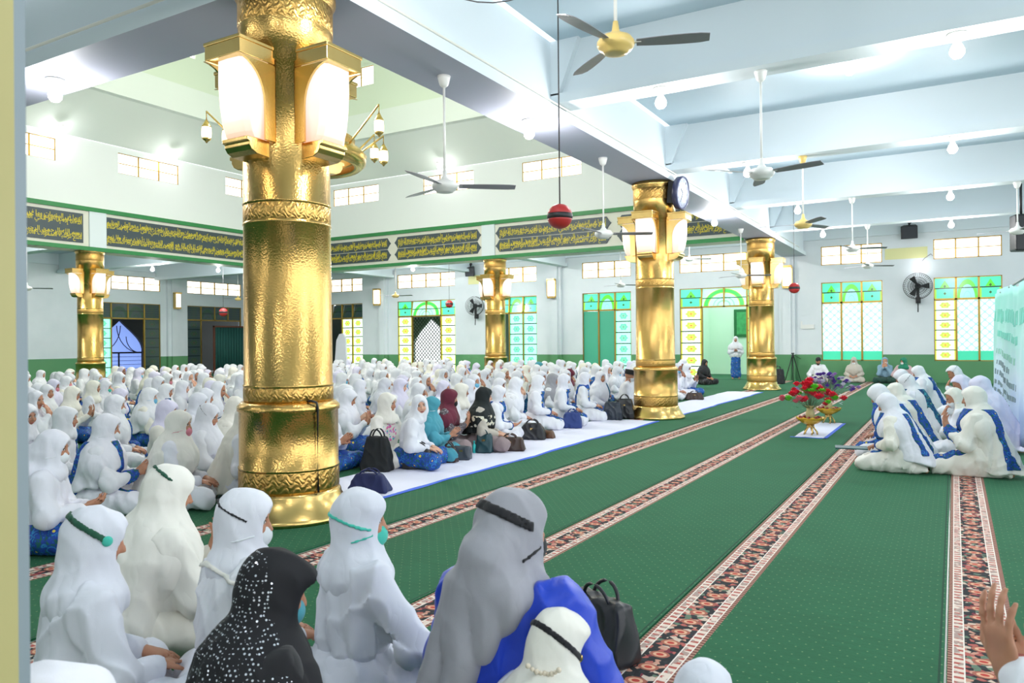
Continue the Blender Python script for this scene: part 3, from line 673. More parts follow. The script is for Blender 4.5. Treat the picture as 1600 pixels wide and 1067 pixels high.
# ------------------------------------------------------------------ bulbs
def ceiling_bulb(loc, label, power=22, s=1.0, grp='glowing ceiling bulbs'):
    r = empty('ceiling_bulb', loc, 0, label, 'light bulb', grp)
    MB().lathe([(.02*s, .15), (.095*s, .15), (.10*s, .135), (.05*s, .12), (.04*s, .12), (.036*s, .06), (.03*s, .055)], n=16).build('socket', M['white_plastic'], r)
    MB().lathe([(.004, -.11), (.04, -.10), (.068, -.065), (.072, -.03), (.058, .01), (.036, .045), (.03, .065)], n=20).build('bulb', M['bulb'], r)
    bulb_or_fill_light((loc[0], loc[1], loc[2]-.2), power)
    return r
zb = 4.62-.15
BUL = [((-3.15, 9.15, zb), 'glowing bulb under the nearest cross beam, right of the big fan'), ((.05, 9.15, zb), 'glowing bulb under the nearest cross beam at the top right corner'), ((-1.25, 11.7, ZC-.15), 'glowing bulb on the ceiling between the nearest two cross beams'),
       ((-3.16, 13.8, zb), 'glowing bulb beside the fan hanging from the second cross beam'), ((0, 13.8, zb), 'glowing bulb under the second cross beam on the right'), ((-1.39, 16.4, ZC-.15), 'small glowing bulb on the ceiling behind the second cross beam'),
       ((-3.1, 18.45, zb), 'glowing bulb above the yellow hubbed fan'), ((-.05, 18.45, zb), 'glowing bulb under the third cross beam on the right'), ((-3.2, 23.05, zb), 'glowing bulb right of the yellow hubbed fan'), ((-.05, 23.05, zb), 'glowing bulb right of the black wall speaker'),
       ((PX, 18.1, ZB-.15), 'glowing bulb under the long beam between the middle and far right pillars'), ((PX, 8.96, ZB-.15), 'glowing bulb under the long beam above the hanging fan'), ((-8.68, PY+.12, ZB-.15), 'glowing bulb under the beam at the top left corner'),
       ((FX+.4, 16.33, ZU-.05), 'small glowing bulb high at the top of the left upper wall'), ((-27.0, 18.5, zb), 'glowing bulb left of the big pillar under the far left ceiling'), ((-25.3, 20.2, zb), 'glowing bulb next to the big pillar under the far left ceiling'),
       ((-15.9, FY-.5, ZU-.05), 'small glowing bulb high above the white fan in the central hall'), ((-18.8, 24.36, zb), 'glowing bulb above the clerestory window left of the wall fan'), ((-22.6, 12.6, ZU-.05), 'small glowing bulb high above the far left pillar')]
for loc, lab in BUL: ceiling_bulb(loc, lab, 6 if loc[2] > 7 else 95 if loc[1] > 19 or loc[0] < -20 else 44)
OUT = ['over the right of the viewer', 'to the right front of the viewer', 'right above the viewer', 'over the right shoulder', 'left behind the viewer', 'far right near the viewer', 'far right of the nearest beam', 'far right of the second beam', 'left beam, first one', 'left beam, second one', 'far behind on the left', 'far right beside the viewer']
for i_, loc in enumerate([(-3.15, 4.65, zb), (.05, 4.65, zb), (-3.15, 0, zb), (.05, 0, zb), (-8.7, 0, zb), (3.5, 4.65, zb), (3.5, 9.15, zb), (3.5, 13.8, zb), (-14, PY+.1, ZB-.15), (-19, PY+.1, ZB-.15), (-8.7, -3, zb), (3.5, 0, zb)]):
    ceiling_bulb(loc, 'added bulb under a beam out of the picture, '+OUT[i_], 42, 1.0, 'added bulbs out of sight')  # unseen bulbs added to light the near hall from above
for i, y in enumerate((7.5, 11.5, 16.2, 20.8)): ceiling_bulb((CX0-.95, y, ZC-.2), 'added unseen bulb under the left aisle ceiling behind the script fascia, number %s along' % ['one', 'two', 'three', 'four'][i], 170, 1.0, 'added bulbs out of sight')  # added out of sight to brighten the left aisle walls
for i, x in enumerate((-20.9, -16.5, -11.8, -7.2)): ceiling_bulb((x, CY1+.95, ZC-.2), 'added unseen bulb under the rear aisle ceiling behind the script fascia, number %s along' % ['one', 'two', 'three', 'four'][i], 170, 1.0, 'added bulbs out of sight')  # same added fill, brightening the far wall from behind the fascia
bulb_or_fill_light((ccx, ccy, 5.6), 420, (1, .96, .91), .6); bulb_or_fill_light((ccx, ccy, 8.2), 850, (1, .97, .92), .6)  # bare fill lights without fittings, added to brighten the dome
# wall spotlight
r = empty('spot_lamp', (-.95, YB-.02, 3.85), 0, 'small lit spot lamp on a bracket on the far wall beside the right window', 'lamp')
MB().tube([(.35, 0, .35), (.3, -.15, .4), (.12, -.3, .25), (0, -.32, .1)], .012, 6).build('bracket', M['grey_blade'], r); MB().sphere((0, -.34, .02), .085, sy=1).build('bulb', M['bulb'], r)

# ------------------------------------------------------------------ ceiling fans
def fan(loc, ztop, label, hubmat='white_plastic', ang=0, R=.72, s=1.0):
    """loc = hub centre; three blades at rest"""
    r = empty('ceiling_fan', loc, ang, label, 'ceiling fan', 'ceiling fans'); h = ztop-loc[2]
    m = MB(); m.tube([(0, 0, .08*s), (0, 0, h-.04)], .014*s, 8); m.build('down_rod', M['white_plastic'], r)
    MB().lathe([(.02, h-.13), (.05, h-.10), (.07, h-.03), (.075, h)], n=16).build('canopy', M['cream_enamel'] if hubmat == 'cream_enamel' else M['white_plastic'], r)
    MB().lathe([(.02*s, .17*s), (.03*s, .10*s), (.06*s, .06*s), (.12*s, .045*s), (.145*s, .01*s), (.145*s, -.02*s), (.125*s, -.05*s), (.10*s, -.06*s), (.095*s, -.075*s), (.05*s, -.08*s)], n=28).build('motor_housing', M[hubmat], r)
    for k in range(3):
        a = k*2*PI/3; b = MB()
        c_, s_ = math.cos(a), math.sin(a)
        def P(x, y, z): return (x*c_-y*s_, x*s_+y*c_, z)
        top = []; n = 8
        vs = []; fs = []
        for i in range(n+1):
            t = i/n; x = .16*s+(R-.16*s)*t; w = (.045+.028*math.sin(min(1, t*1.6)*PI/2))*(1-.35*max(0, t-.85)/.15); tw = .012*(1-t)
            vs += [P(x, -w, .012-tw*.2), P(x, w, -.014+tw*.2), P(x, w, -.019+tw*.2), P(x, -w, .007-tw*.2)]
        for i in range(n):
            for q in range(4): fs.append((i*4+q, i*4+(q+1) % 4, (i+1)*4+(q+1) % 4, (i+1)*4+q))
        fs += [(3, 2, 1, 0), tuple(n*4+q for q in range(4))]
        b.add(vs, fs); bl = b.build('blade', M['grey_blade'], r)
        MB().obox(P(.15*s, 0, 0), P(.05, 0, 0), P(0, .018, 0), (0, 0, .006)).build('blade_iron', M['white_plastic'], bl)
    return r
def fan_at(u, v, X=None, Y=None, **k):
    d = F_ + R_*((u-800)/FPX) - U_*((v-533.5)/FPX); t = (X/d.x) if X is not None else Y/d.y
    return fan((d.x*t, d.y*t, CAM_H+d.z*t), **k)
fan_at(962, 68, Y=6.05, ztop=ZC, label='large cream hubbed ceiling fan at the top centre', hubmat='cream_enamel', ang=math.radians(20), s=1.1, R=.78)
fan_at(695, 290, X=PX, ztop=ZB, label='white ceiling fan on a long rod between the big pillar and the red ball', ang=math.radians(38), R=.8)
fan_at(1190, 270, Y=9.2, ztop=4.62, label='white ceiling fan hanging from the nearest cross beam on the right', ang=math.radians(-15))
fan_at(1255, 350, Y=13.85, ztop=4.62, label='yellow hubbed ceiling fan hanging from the second cross beam', hubmat='cream_enamel', ang=math.radians(65))
fan_at(943, 365, X=PX, ztop=ZB, label='white ceiling fan directly left of the middle gold pillar', ang=math.radians(30), R=.8)
fan_at(1332, 388, Y=18.5, ztop=4.62, label='white ceiling fan in front of the right clerestory window', ang=math.radians(20))
fan_at(1356, 415, Y=23.1, ztop=4.62, label='white ceiling fan farthest away in front of the yellow notice', ang=math.radians(30))
fan_at(1590, 360, Y=18.5, ztop=4.62, label='white ceiling fan at the right edge beside the black speaker', ang=math.radians(50))
fan_at(618, 462, X=-18.8, ztop=4.62, label='cream hubbed ceiling fan by the far wall left of the wall fan', hubmat='cream_enamel', ang=.2)
fan_at(970, 445, X=-9.5, ztop=4.62, label='white ceiling fan by the far wall left of the middle gold pillar', ang=.7)
fan_at(1077, 405, Y=25.0, ztop=ZC, label='white ceiling fan by the far wall right of the middle gold pillar', ang=.3)
fan_at(1158, 430, X=PX, ztop=ZB, label='white ceiling fan just left of the far right gold pillar', ang=.5, R=.8)
fan_at(372, 467, X=-28.5, ztop=ZC, label='cream hubbed ceiling fan by the left wall beside the big pillar', hubmat='cream_enamel', ang=.4)
fan_at(42, 450, X=-25.5, ztop=ZC, label='white ceiling fan at the far left edge', ang=.9)

# ------------------------------------------------------------------ red balls on wires
def red_ball(loc, r_, ztop, label):
    r = empty('hanging_ball', loc, 0, label, 'hanging ball', 'red fire extinguisher balls')
    def cap(z0, z1, k=1.0, n=8):
        return [(max(1e-3, r_*k*math.sqrt(max(0, 1-(z0+(z1-z0)*i/n)**2))), r_*(z0+(z1-z0)*i/n)) for i in range(n+1)]
    MB().lathe(cap(-1, -.22)+[(r_*.95, -r_*.2), (r_*.95, r_*.2)]+cap(.22, 1), n=28).build('shell', M['red'], r)
    MB().lathe([(r_*.96, -r_*.21), (r_*1.0, -r_*.19), (r_*1.02, 0), (r_*1.0, r_*.19), (r_*.96, r_*.21)], n=28, cap=False).build('middle_band', M['black'], r)
    MB().tube([(0, 0, r_*.97), (0, 0, ztop-loc[2])], .007, 5).build('wire', M['dark_wire'], r)
red_ball((-3.35, 6.7, 2.69), .125, ZC, 'large red ball with black band hanging in the middle of the picture')
def ball_at(u, v, Y, r_, ztop, label):
    d = F_ + R_*((u-800)/FPX) - U_*((v-533.5)/FPX); t = Y/d.y; red_ball((d.x*t, d.y*t, CAM_H+d.z*t), r_, ztop, label)
ball_at(1241, 450, 21.5, .145, ZC, 'small red ball with black band by the far right gold pillar')
ball_at(702, 475, 25.5, .16, ZC, 'small red ball with black band in front of the window left of the wall fan')
ball_at(349, 488, 20.5, .17, ZC, 'small red ball with black band near the left wall beside the big pillar')
# sagging wires below the near ceiling
def sag(a, b, drop, n=16):
    a, b = Vector(a), Vector(b); return [a.lerp(b, i/n)-Vector((0, 0, drop*4*(i/n)*(1-i/n))) for i in range(n+1)]
w = MB().tube(sag((-4.5, 5.2, 5.2), (-2.6, 6.4, 5.3), .75), .006, 5).build('wire', M['dark_wire']); tag(w, 'thin wire sagging between the beam and the large fan', 'wire')
w = MB().tube(sag((-3.1, 6.4, 5.44), (-2.85, 6.6, 5.44), .35), .006, 5).build('wire', M['dark_wire']); tag(w, 'short loop of dark wire above the large red ball', 'wire')

# ------------------------------------------------------------------ chandelier behind the big pillar
ch = empty('chandelier', (ccx, ccy, 6.38), 0, 'brass chandelier ring with lantern lights behind the big pillar', 'chandelier')
rg = MB(); rg.lathe([(.98, -.33), (1.10, -.36), (1.20, -.28), (1.22, -.12), (1.14, -.02), (1.02, -.0), (.98, -.06)], n=48, cap=False); rg.build('ring', M['gold_smooth'], ch)
MB().lathe([(.3, -.25), (.5, -.05), (.55, .1), (.35, .35), (.12, .5), (.05, 1.2), (.03, 4.9)], n=32).build('stem', M['gold'], ch)
MB().lathe([(.94, -.2), (.99, .12), (1.0, .2), (.97, .22)], n=48, cap=False).build('inner_ring', M['gold'], ch)
for k in range(10):
    a = k*2*PI/10+.12; ca, sa = math.cos(a), math.sin(a)
    hgt = .28 if k % 2 == 0 else -.02; R1 = 1.75 if k % 2 == 0 else 1.55
    arm = MB().tube([((1.0+(R1-1.0)*math.sin(t*PI/2)*1.0)*ca, (1.0+(R1-1.0)*math.sin(t*PI/2))*sa, -.1+(hgt+.45)*math.sin(t*PI/2*1.0)) for t in [i/8 for i in range(9)]], .018, 6).build('arm', M['gold_smooth'], ch)
    c0 = (R1*ca, R1*sa, hgt)
    ln = MB(); ln.tube([(c0[0], c0[1], hgt+.36), (c0[0], c0[1], hgt+.18)], .01, 6); ln.lathe([(.015, .20), (.05, .13), (.085, .07), (.085, .05)], c0, 14); ln.lathe([(.085, -.16), (.07, -.19), (.03, -.22), (.01, -.25)], c0, 14)
    lo = ln.build('lantern', M['gold_smooth'], ch)
    MB().lathe([(.075, -.155), (.088, -.12), (.092, -.05), (.082, .05)], c0, 14).build('lantern_glass', M['warm_bulb'], lo)

ch.scale = (1.3, 1.3, 1.3)
# ------------------------------------------------------------------ wall and pillar fittings
# clock on the middle pillar
ck = empty('wall_clock', (PX+.56, PY+PS-.12, 4.2), 0, 'round white clock with dark rim mounted on the middle gold pillar', 'clock')
ck.rotation_euler = (0, math.radians(6), math.radians(-4))
def lath_x(prof, n=40): 
    m = MB(); m.lathe(prof, n=n); m.v = [(p[2], p[0], p[1]) for p in m.v]; return m
lath_x([(.27, -.06), (.30, -.05), (.31, .03), (.30, .055), (.275, .055), (.27, .04)]).build('rim', plain('dark blue grey clock rim', srgb(58, 62, 92), .35), ck)
lath_x([(.01, .041), (.272, .041), (.272, .03), (.01, .03)]).build('dial', plain('clock dial', srgb(186, 194, 214), .5, 0, .02), ck)
for h in range(12):
    me = text_mesh(str(h if h else 12), .032 if 0 < h < 10 else .05, .042); a = h*PI/6
    o = bpy.data.objects.new('numeral', me); COL.objects.link(o); me.materials.clear(); me.materials.append(M['black']); o.parent = ck
    o.matrix_local = Matrix(((0, 0, 1, .0425), (1, 0, 0, math.sin(a)*.222), (0, 1, 0, math.cos(a)*.222), (0, 0, 0, 1)))
for L, wd, a in ((.13, .012, math.radians(300)), (.19, .008, math.radians(205))):
    hnd = MB(); hnd.obox((.047, math.sin(a)*L/2, math.cos(a)*L/2), (.002, 0, 0), (0, math.sin(a)*L/2, math.cos(a)*L/2), (0, math.cos(a)*wd/2, -math.sin(a)*wd/2)); hnd.build('hand', M['black'], ck)
bk = MB(); bk.box((-.20, -.14, -.20), (-.055, .14, .20)); bk.build('back_box', M['black'], ck)

def wall_fan(u, v, label, r_=.44, turn=0):
    d = F_ + R_*((u-800)/FPX) - U_*((v-533.5)/FPX); t = (YB-.45)/d.y
    r = empty('wall_fan', (d.x*t, YB-.45, CAM_H+d.z*t), turn, label, 'wall fan', 'black wall fans')
    g = MB()
    for rr, y in ((r_, -.05), (r_*.98, -.09), (r_*.66, -.12), (r_*.33, -.135), (r_*.9, .03), (r_*.5, .07)): g.tube([(rr*math.cos(a), y, rr*math.sin(a)) for a in [i*2*PI/40 for i in range(40)]], .006, 4, closed=True)
    for i in range(40):
        a = i*2*PI/40; g.tube([(r_*.08*math.cos(a), -.14, r_*.08*math.sin(a)), (r_*.6*math.cos(a), -.125, r_*.6*math.sin(a)), (r_*math.cos(a), -.05, r_*math.sin(a)), (r_*.6*math.cos(a), .06, r_*.6*math.sin(a)), (r_*.15*math.cos(a), .09, r_*.15*math.sin(a))], .0035, 3)
    g.build('guard', M['black'], r)
    b = MB()
    for k in range(3):
        a0 = k*2*PI/3; vs = []
        for i in range(7):
            t_ = i/6; R1 = .05+(r_*.82-.05)*t_; sp = .32-.05*t_
            for sgn, yy in ((-1, -.06), (1, .0)): vs.append((R1*math.cos(a0+sgn*sp), yy, R1*math.sin(a0+sgn*sp)))
        vs += [(p[0], p[1]+.008, p[2]) for p in vs]; n = 14
        fs = [(2*i, 2*i+1, 2*i+3, 2*i+2) for i in range(6)]+[(n+2*i, n+2*i+2, n+2*i+3, n+2*i+1) for i in range(6)]
        b.add(vs, fs)
    b.build('blades', M['black'], r)
    MB().sphere((0, .08, 0), .10, n=14, k=8).box((-.04, .08, -.5), (.04, .2, 0)).box((-.07, .2, -.55), (.07, .44, -.35)).tube([(0, .1, -.45), (0, .02, -.85)], .02, 6).build('motor', M['black'], r)
wall_fan(1434, 447, 'black wall fan between the two right hand green windows', .43); wall_fan(742, 478, 'black wall fan left of the distant slim gold pillar', .42, .35)

def wall_lamp_small(loc, rz, label):
    r = empty('wall_lamp', loc, rz, label, 'lamp', 'small gold wall lamps')
    MB().box((-.17, -.22, .33), (.17, 0, .40)).box((-.15, -.20, -.42), (.15, 0, -.34)).box((-.17, -.03, -.36), (.17, 0, .36)).box((-.17, -.2, -.35), (-.15, 0, .35)).build('frame', M['gold_smooth'], r)
    MB().box((-.145, -.19, -.335), (.145, -.03, .325)).build('glass_shade', M['warm_white'], r, bevel=.03)
M['warm_white'] = emitter('warm white lamp glass', (1, .90, .70, 1), .9)
for x, lab in ((-24.1, 'small gold wall lamp on the far wall right of the big pillar'), (-14.62, 'small gold wall lamp on the far wall left of the twin green doors'), (-5.15, 'small gold wall lamp on the pilaster right of the far right pillar')):
    wall_lamp_small((x, YB-.22, 3.72), 0, lab)
wall_lamp_small((XL+.22, 24.0, 3.68), PI/2, 'small gold wall lamp on the left wall between the two dark windows')
wall_lamp_small((XL+.10, 14.2, 3.72), PI/2, 'small gold wall lamp at the far left edge of the left wall')

def speaker(u, v, Y, label, w=.42, h=.36, dep=.3, turn=0, tall=False):
    d = F_ + R_*((u-800)/FPX) - U_*((v-533.5)/FPX); t = Y/d.y
    r = empty('loudspeaker', (d.x*t, Y, CAM_H+d.z*t), turn, label, 'speaker', 'black loudspeakers')
    b = MB().prism([(-w/2, -dep/2), (w/2, -dep/2), (w*.36, dep/2), (-w*.36, dep/2)], (0, 0, -h/2), (1, 0, 0), (0, 1, 0), (0, 0, h)).build('cabinet', M['black'], r, bevel=.015); b.rotation_euler = (.25, 0, 0)
    gr = MB().box((-w*.44, -dep/2-.012, -h*.44), (w*.44, -dep/2-.001, h*.44)).build('grille', plain('dark mesh grille', srgb(44, 48, 56), .6), r); gr.rotation_euler = (.25, 0, 0)
    MB().tube([(0, .02, h/2-.02), (0, .06, h/2+.16), (0, YB-Y-.0 if not tall else .1, h/2+.2)], .03, 8).sphere((0, .05, h/2+.12), .07, n=12, k=8).build('bracket', M['black'], r)
speaker(1421, 362, YB-.35, 'black loudspeaker on the far wall above the yellow notice', .5, .42, .35)
speaker(735, 424, YB-.35, 'black loudspeaker on the far wall above the left wall fan', .42, .4, .35, .3)
ls = empty('line_speaker', (1.45, 22.6, 4.05), math.radians(25), 'tall black loudspeaker at the right edge beside the fan', 'speaker', 'black loudspeakers')
MB().prism([(-.24, -.2), (.24, -.2), (.18, .2), (-.18, .2)], (0, 0, -.45), (1, 0, 0), (0, 1, 0), (0, 0, .9)).build('cabinet', M['black'], ls, bevel=.04)
MB().tube([(0, 0, .44), (0, 0, 1.41)], .03, 8).build('bracket', M['black'], ls)
# pale yellow notices under the speakers
def notice(x0, x1, z0, z1, label):
    o = MB().box((x0, YB-.012, z0), (x1, YB, z1)).build('notice_board', plain('pale yellow board', srgb(222, 220, 160), .6)); tag(o, label, 'board', 'pale yellow boards')
notice(-2.02, -.75, 4.15, 4.52, 'pale yellow board on the far wall between the right clerestory windows'); notice(-19.0, -18.2, 4.1, 4.5, 'pale yellow board on the far wall above the left wall fan')
o = MB().box((-4.75, YB-.05, 1.85), (-4.3, YB, 2.0)).box((-4.75, YB-.03, 2.0), (-4.7, YB, 2.12)).build('wall_shelf', M['white_plastic']); tag(o, 'small white wall bracket shelf left of the green lattice window', 'shelf')
# ------------------------------------------------------------------ implicit surfaces -> smooth meshes (people, bags)
f32 = np.float32
class Grid:
    def __init__(s, lo, hi, h):
        s.lo = np.array(lo, f32); s.h = h; s.n = [int(math.ceil((hi[i]-lo[i])/h))+1 for i in range(3)]
        s.ax = [s.lo[i]+np.arange(s.n[i], dtype=f32)*f32(h) for i in range(3)]
    def new(s): return np.full(s.n, 1.0, f32)
    def sub(s, lo, hi):
        sl = []
        for i in range(3):
            a = max(0, int((lo[i]-s.lo[i])/s.h)-1); b = min(s.n[i], int((hi[i]-s.lo[i])/s.h)+3)
            if b <= a: return None, None
            sl.append(slice(a, b))
        X = s.ax[0][sl[0]][:, None, None]; Y = s.ax[1][sl[1]][None, :, None]; Z = s.ax[2][sl[2]][None, None, :]
        return tuple(sl), (X, Y, Z)
    def full(s): return s.ax[0][:, None, None], s.ax[1][None, :, None], s.ax[2][None, None, :]
def smin(a, b, k):
    if k <= 0: return np.minimum(a, b)
    h = np.maximum(k-np.abs(a-b), 0)/k; return np.minimum(a, b)-h*h*(k*.25)
def put(G, F, lo, hi, fn, k, cut=False):
    m = .07+k
    sl, P = G.sub([v-m for v in lo], [v+m for v in hi])
    if sl is None: return
    d = fn(*P)
    F[sl] = -smin(-F[sl], d, k) if cut else smin(F[sl], d, k)
def d_cap(X, Y, Z, a, b, ra, rb):
    bx, by, bz = b[0]-a[0], b[1]-a[1], b[2]-a[2]; L = bx*bx+by*by+bz*bz+1e-9
    t = np.clip(((X-a[0])*bx+(Y-a[1])*by+(Z-a[2])*bz)/L, 0, 1)
    return np.sqrt((X-a[0]-t*bx)**2+(Y-a[1]-t*by)**2+(Z-a[2]-t*bz)**2)-(ra+(rb-ra)*t)
def cap(G, F, a, b, ra, rb=None, k=.03, cut=False):
    rb = ra if rb is None else rb; r = max(ra, rb)
    put(G, F, [min(a[i], b[i])-r for i in range(3)], [max(a[i], b[i])+r for i in range(3)], lambda X, Y, Z: d_cap(X, Y, Z, a, b, ra, rb), k, cut)
def d_ell(X, Y, Z, c, r, M_=None):
    x, y, z = X-c[0], Y-c[1], Z-c[2]
    if M_ is not None:
        x, y, z = (M_[0][0]*x+M_[1][0]*y+M_[2][0]*z, M_[0][1]*x+M_[1][1]*y+M_[2][1]*z, M_[0][2]*x+M_[1][2]*y+M_[2][2]*z)
    k0 = np.sqrt((x/r[0])**2+(y/r[1])**2+(z/r[2])**2); k1 = np.sqrt((x/r[0]**2)**2+(y/r[1]**2)**2+(z/r[2]**2)**2)+1e-6
    return k0*(k0-1)/k1
def ell(G, F, c, r, k=.03, M_=None, cut=False):
    m = max(r); R3 = [m]*3 if M_ is not None else r
    put(G, F, [c[i]-R3[i] for i in range(3)], [c[i]+R3[i] for i in range(3)], lambda X, Y, Z: d_ell(X, Y, Z, c, r, M_), k, cut)
def surface(G, F, smooth=1):
    """surface nets"""
    V = F; ins = V < 0
    if not ins.any(): return None, None
    V = V.copy(); V[0], V[-1] = 1, 1; V[:, 0], V[:, -1] = 1, 1; V[:, :, 0], V[:, :, -1] = 1, 1; ins = V < 0
    nx, ny, nz = V.shape; cs = (nx-1, ny-1, nz-1)
    cnt = np.zeros(cs, np.uint8)
    for i in (0, 1):
        for j in (0, 1):
            for k in (0, 1): cnt += ins[i:i+nx-1, j:j+ny-1, k:k+nz-1]
    act = np.argwhere((cnt > 0) & (cnt < 8)); idx = np.full(cs, -1, np.int32); idx[act[:, 0], act[:, 1], act[:, 2]] = np.arange(len(act))
    I, J, K = act.T; corner = {}
    for i in (0, 1):
        for j in (0, 1):
            for k in (0, 1): corner[(i, j, k)] = V[I+i, J+j, K+k]
    S = np.zeros((len(act), 3), f32); N = np.zeros(len(act), f32)
    for a in corner:
        for ax in range(3):
            if a[ax] == 0:
                b = list(a); b[ax] = 1; b = tuple(b); va, vb = corner[a], corner[b]; m = (va < 0) != (vb < 0)
                t = np.where(m, va/np.where(m, va-vb, 1), 0); p = np.zeros((len(act), 3), f32)+np.array(a, f32); p[:, ax] += t
                S += p*m[:, None]; N += m
    P = (act+S/N[:, None])*G.h+G.lo
    quads = []
    for ax in range(3):
        o = [1, 1, 1]; o[ax] = 0
        A = V[o[0]:nx-1, o[1]:ny-1, o[2]:nz-1] < 0
        sl = [slice(o[i], (nx, ny, nz)[i]-1) for i in range(3)]; sl2 = list(sl); sl2[ax] = slice(1, (nx, ny, nz)[ax])
        Bv = V[tuple(sl2)] < 0
        e = np.argwhere(A != Bv); 
        if not len(e): continue
        flip = A[e[:, 0], e[:, 1], e[:, 2]]; e = e+np.array(o); u, w = [(1, 2), (2, 0), (0, 1)][ax]
        du = np.zeros(3, int); du[u] = 1; dw = np.zeros(3, int); dw[w] = 1
        q = np.stack([idx[tuple((e-du-dw).T)], idx[tuple((e-dw).T)], idx[tuple(e.T)], idx[tuple((e-du).T)]], 1)
        q[~flip] = q[~flip][:, ::-1]; quads.append(q)
    Q = np.concatenate(quads); Q = Q[(Q >= 0).all(1)]
    for _ in range(smooth):           # light relaxation along mesh edges
        acc = np.zeros_like(P); c = np.zeros(len(P), f32)
        for a, b in ((0, 1), (1, 2), (2, 3), (3, 0)):
            for s_, t_ in ((a, b), (b, a)):
                for d in range(3): acc[:, d] += np.bincount(Q[:, s_], P[Q[:, t_], d], len(P))
                c += np.bincount(Q[:, s_], minlength=len(P))
        c = np.maximum(c, 1); P = P*.5+(acc/c[:, None])*.5
    return P.astype(f32), Q
def surface2(G, F):
    """the same at half the resolution, for broad smooth cloth"""
    G2 = Grid.__new__(Grid); G2.lo = G.lo; G2.h = G.h*2; return surface(G2, F[::2, ::2, ::2], 0)
def np_mesh(name, P, Q, mats, hl=None):
    me = bpy.data.meshes.new(name); n, m = len(P), len(Q)
    me.vertices.add(n); me.vertices.foreach_set('co', np.ascontiguousarray(P, f32).ravel())
    me.loops.add(m*4); me.loops.foreach_set('vertex_index', np.ascontiguousarray(Q, np.int32).ravel())
    me.polygons.add(m); me.polygons.foreach_set('loop_start', np.arange(0, m*4, 4, dtype=np.int32)); me.polygons.foreach_set('loop_total', np.full(m, 4, np.int32))
    me.polygons.foreach_set('use_smooth', np.ones(m, bool)); me.update(calc_edges=True)
    for x in mats: me.materials.append(x)
    if hl is not None:
        a = me.attributes.new('hl', 'FLOAT_VECTOR', 'POINT'); a.data.foreach_set('vector', np.ascontiguousarray(hl, f32).ravel())
    return me
def rot(yaw, pitch, roll):
    """local +x forward, +y left; pitch>0 looks down; columns are the local axes"""
    cy, sy = math.cos(yaw), math.sin(yaw); cp, sp = math.cos(pitch), math.sin(pitch); cr, sr = math.cos(roll), math.sin(roll)
    Rz = np.array([[cy, -sy, 0], [sy, cy, 0], [0, 0, 1]]); Ry = np.array([[cp, 0, sp], [0, 1, 0], [-sp, 0, cp]]); Rx = np.array([[1, 0, 0], [0, cr, -sr], [0, sr, cr]])
    return Rz@Ry@Rx
def V3(*a): return np.array(a, float)
def nrm(v): return v/(np.linalg.norm(v)+1e-9)

def hand(G, F, wrist, dr, pn, side, curl=.4, s=1.0, spread=.25, fr=1.0):
    """palm, four fingers with three joints each and a thumb off the side of the palm; pn = way the palm faces"""
    dr = nrm(dr); pn = nrm(pn-dr*np.dot(pn, dr)); lat = np.cross(dr, pn)*side      # towards the thumb
    Mt = np.stack([dr, lat, pn], 1)
    ell(G, F, wrist+dr*.048*s, (.052*s, .040*s, .0165*s), .015, Mt)
    cap(G, F, wrist-dr*.03*s, wrist+dr*.02*s, .025*s, .022*s, .02)
    for i in range(4):
        o = (1.5-i)/1.5; b = wrist+dr*(.085-.008*abs(o)-.004*(o < -.5))*s+lat*o*.029*s
        L = [.040, .046, .043, .034][i]*s; d = nrm(dr+lat*o*spread*.5); r = .0088*s*fr
        p = b; a = curl*(.7+.12*i)
        for seg, (f, rr) in enumerate(((1.0, 1.0), (.68, .92), (.55, .82))):
            q = nrm(d*math.cos(a)+pn*math.sin(a)); n = p+q*L*f; cap(G, F, p, n, r*rr, r*rr*.92, .006); p = n; a += curl*.85
    b = wrist+dr*.022*s+lat*.028*s; d = nrm(dr*.75+lat*.75+pn*.35); n = b+d*.042*s; cap(G, F, b, n, .0125*s*fr, .0105*s*fr, .012)
    d2 = nrm(dr*.95+lat*.25+pn*.45); cap(G, F, n, n+d2*.032*s, .0105*s*fr, .0085*s*fr, .006)

def fold(X, Y, Z, amp, seed, f=1.0):
    a = seed*1.7
    w = np.sin(17*f*X+9*f*Y+6*f*Z+a)+np.sin(-8*f*X+15*f*Y+11*f*Z+a*2.1)
    r = np.abs(np.sin(19*f*X+11*f*Y+6*f*Z+1.05*w+a))**.7+.8*np.abs(np.sin(-10*f*X+23*f*Y-11*f*Z+.85*w+2*a))**.7
    return amp*(1.9*r-2.1)

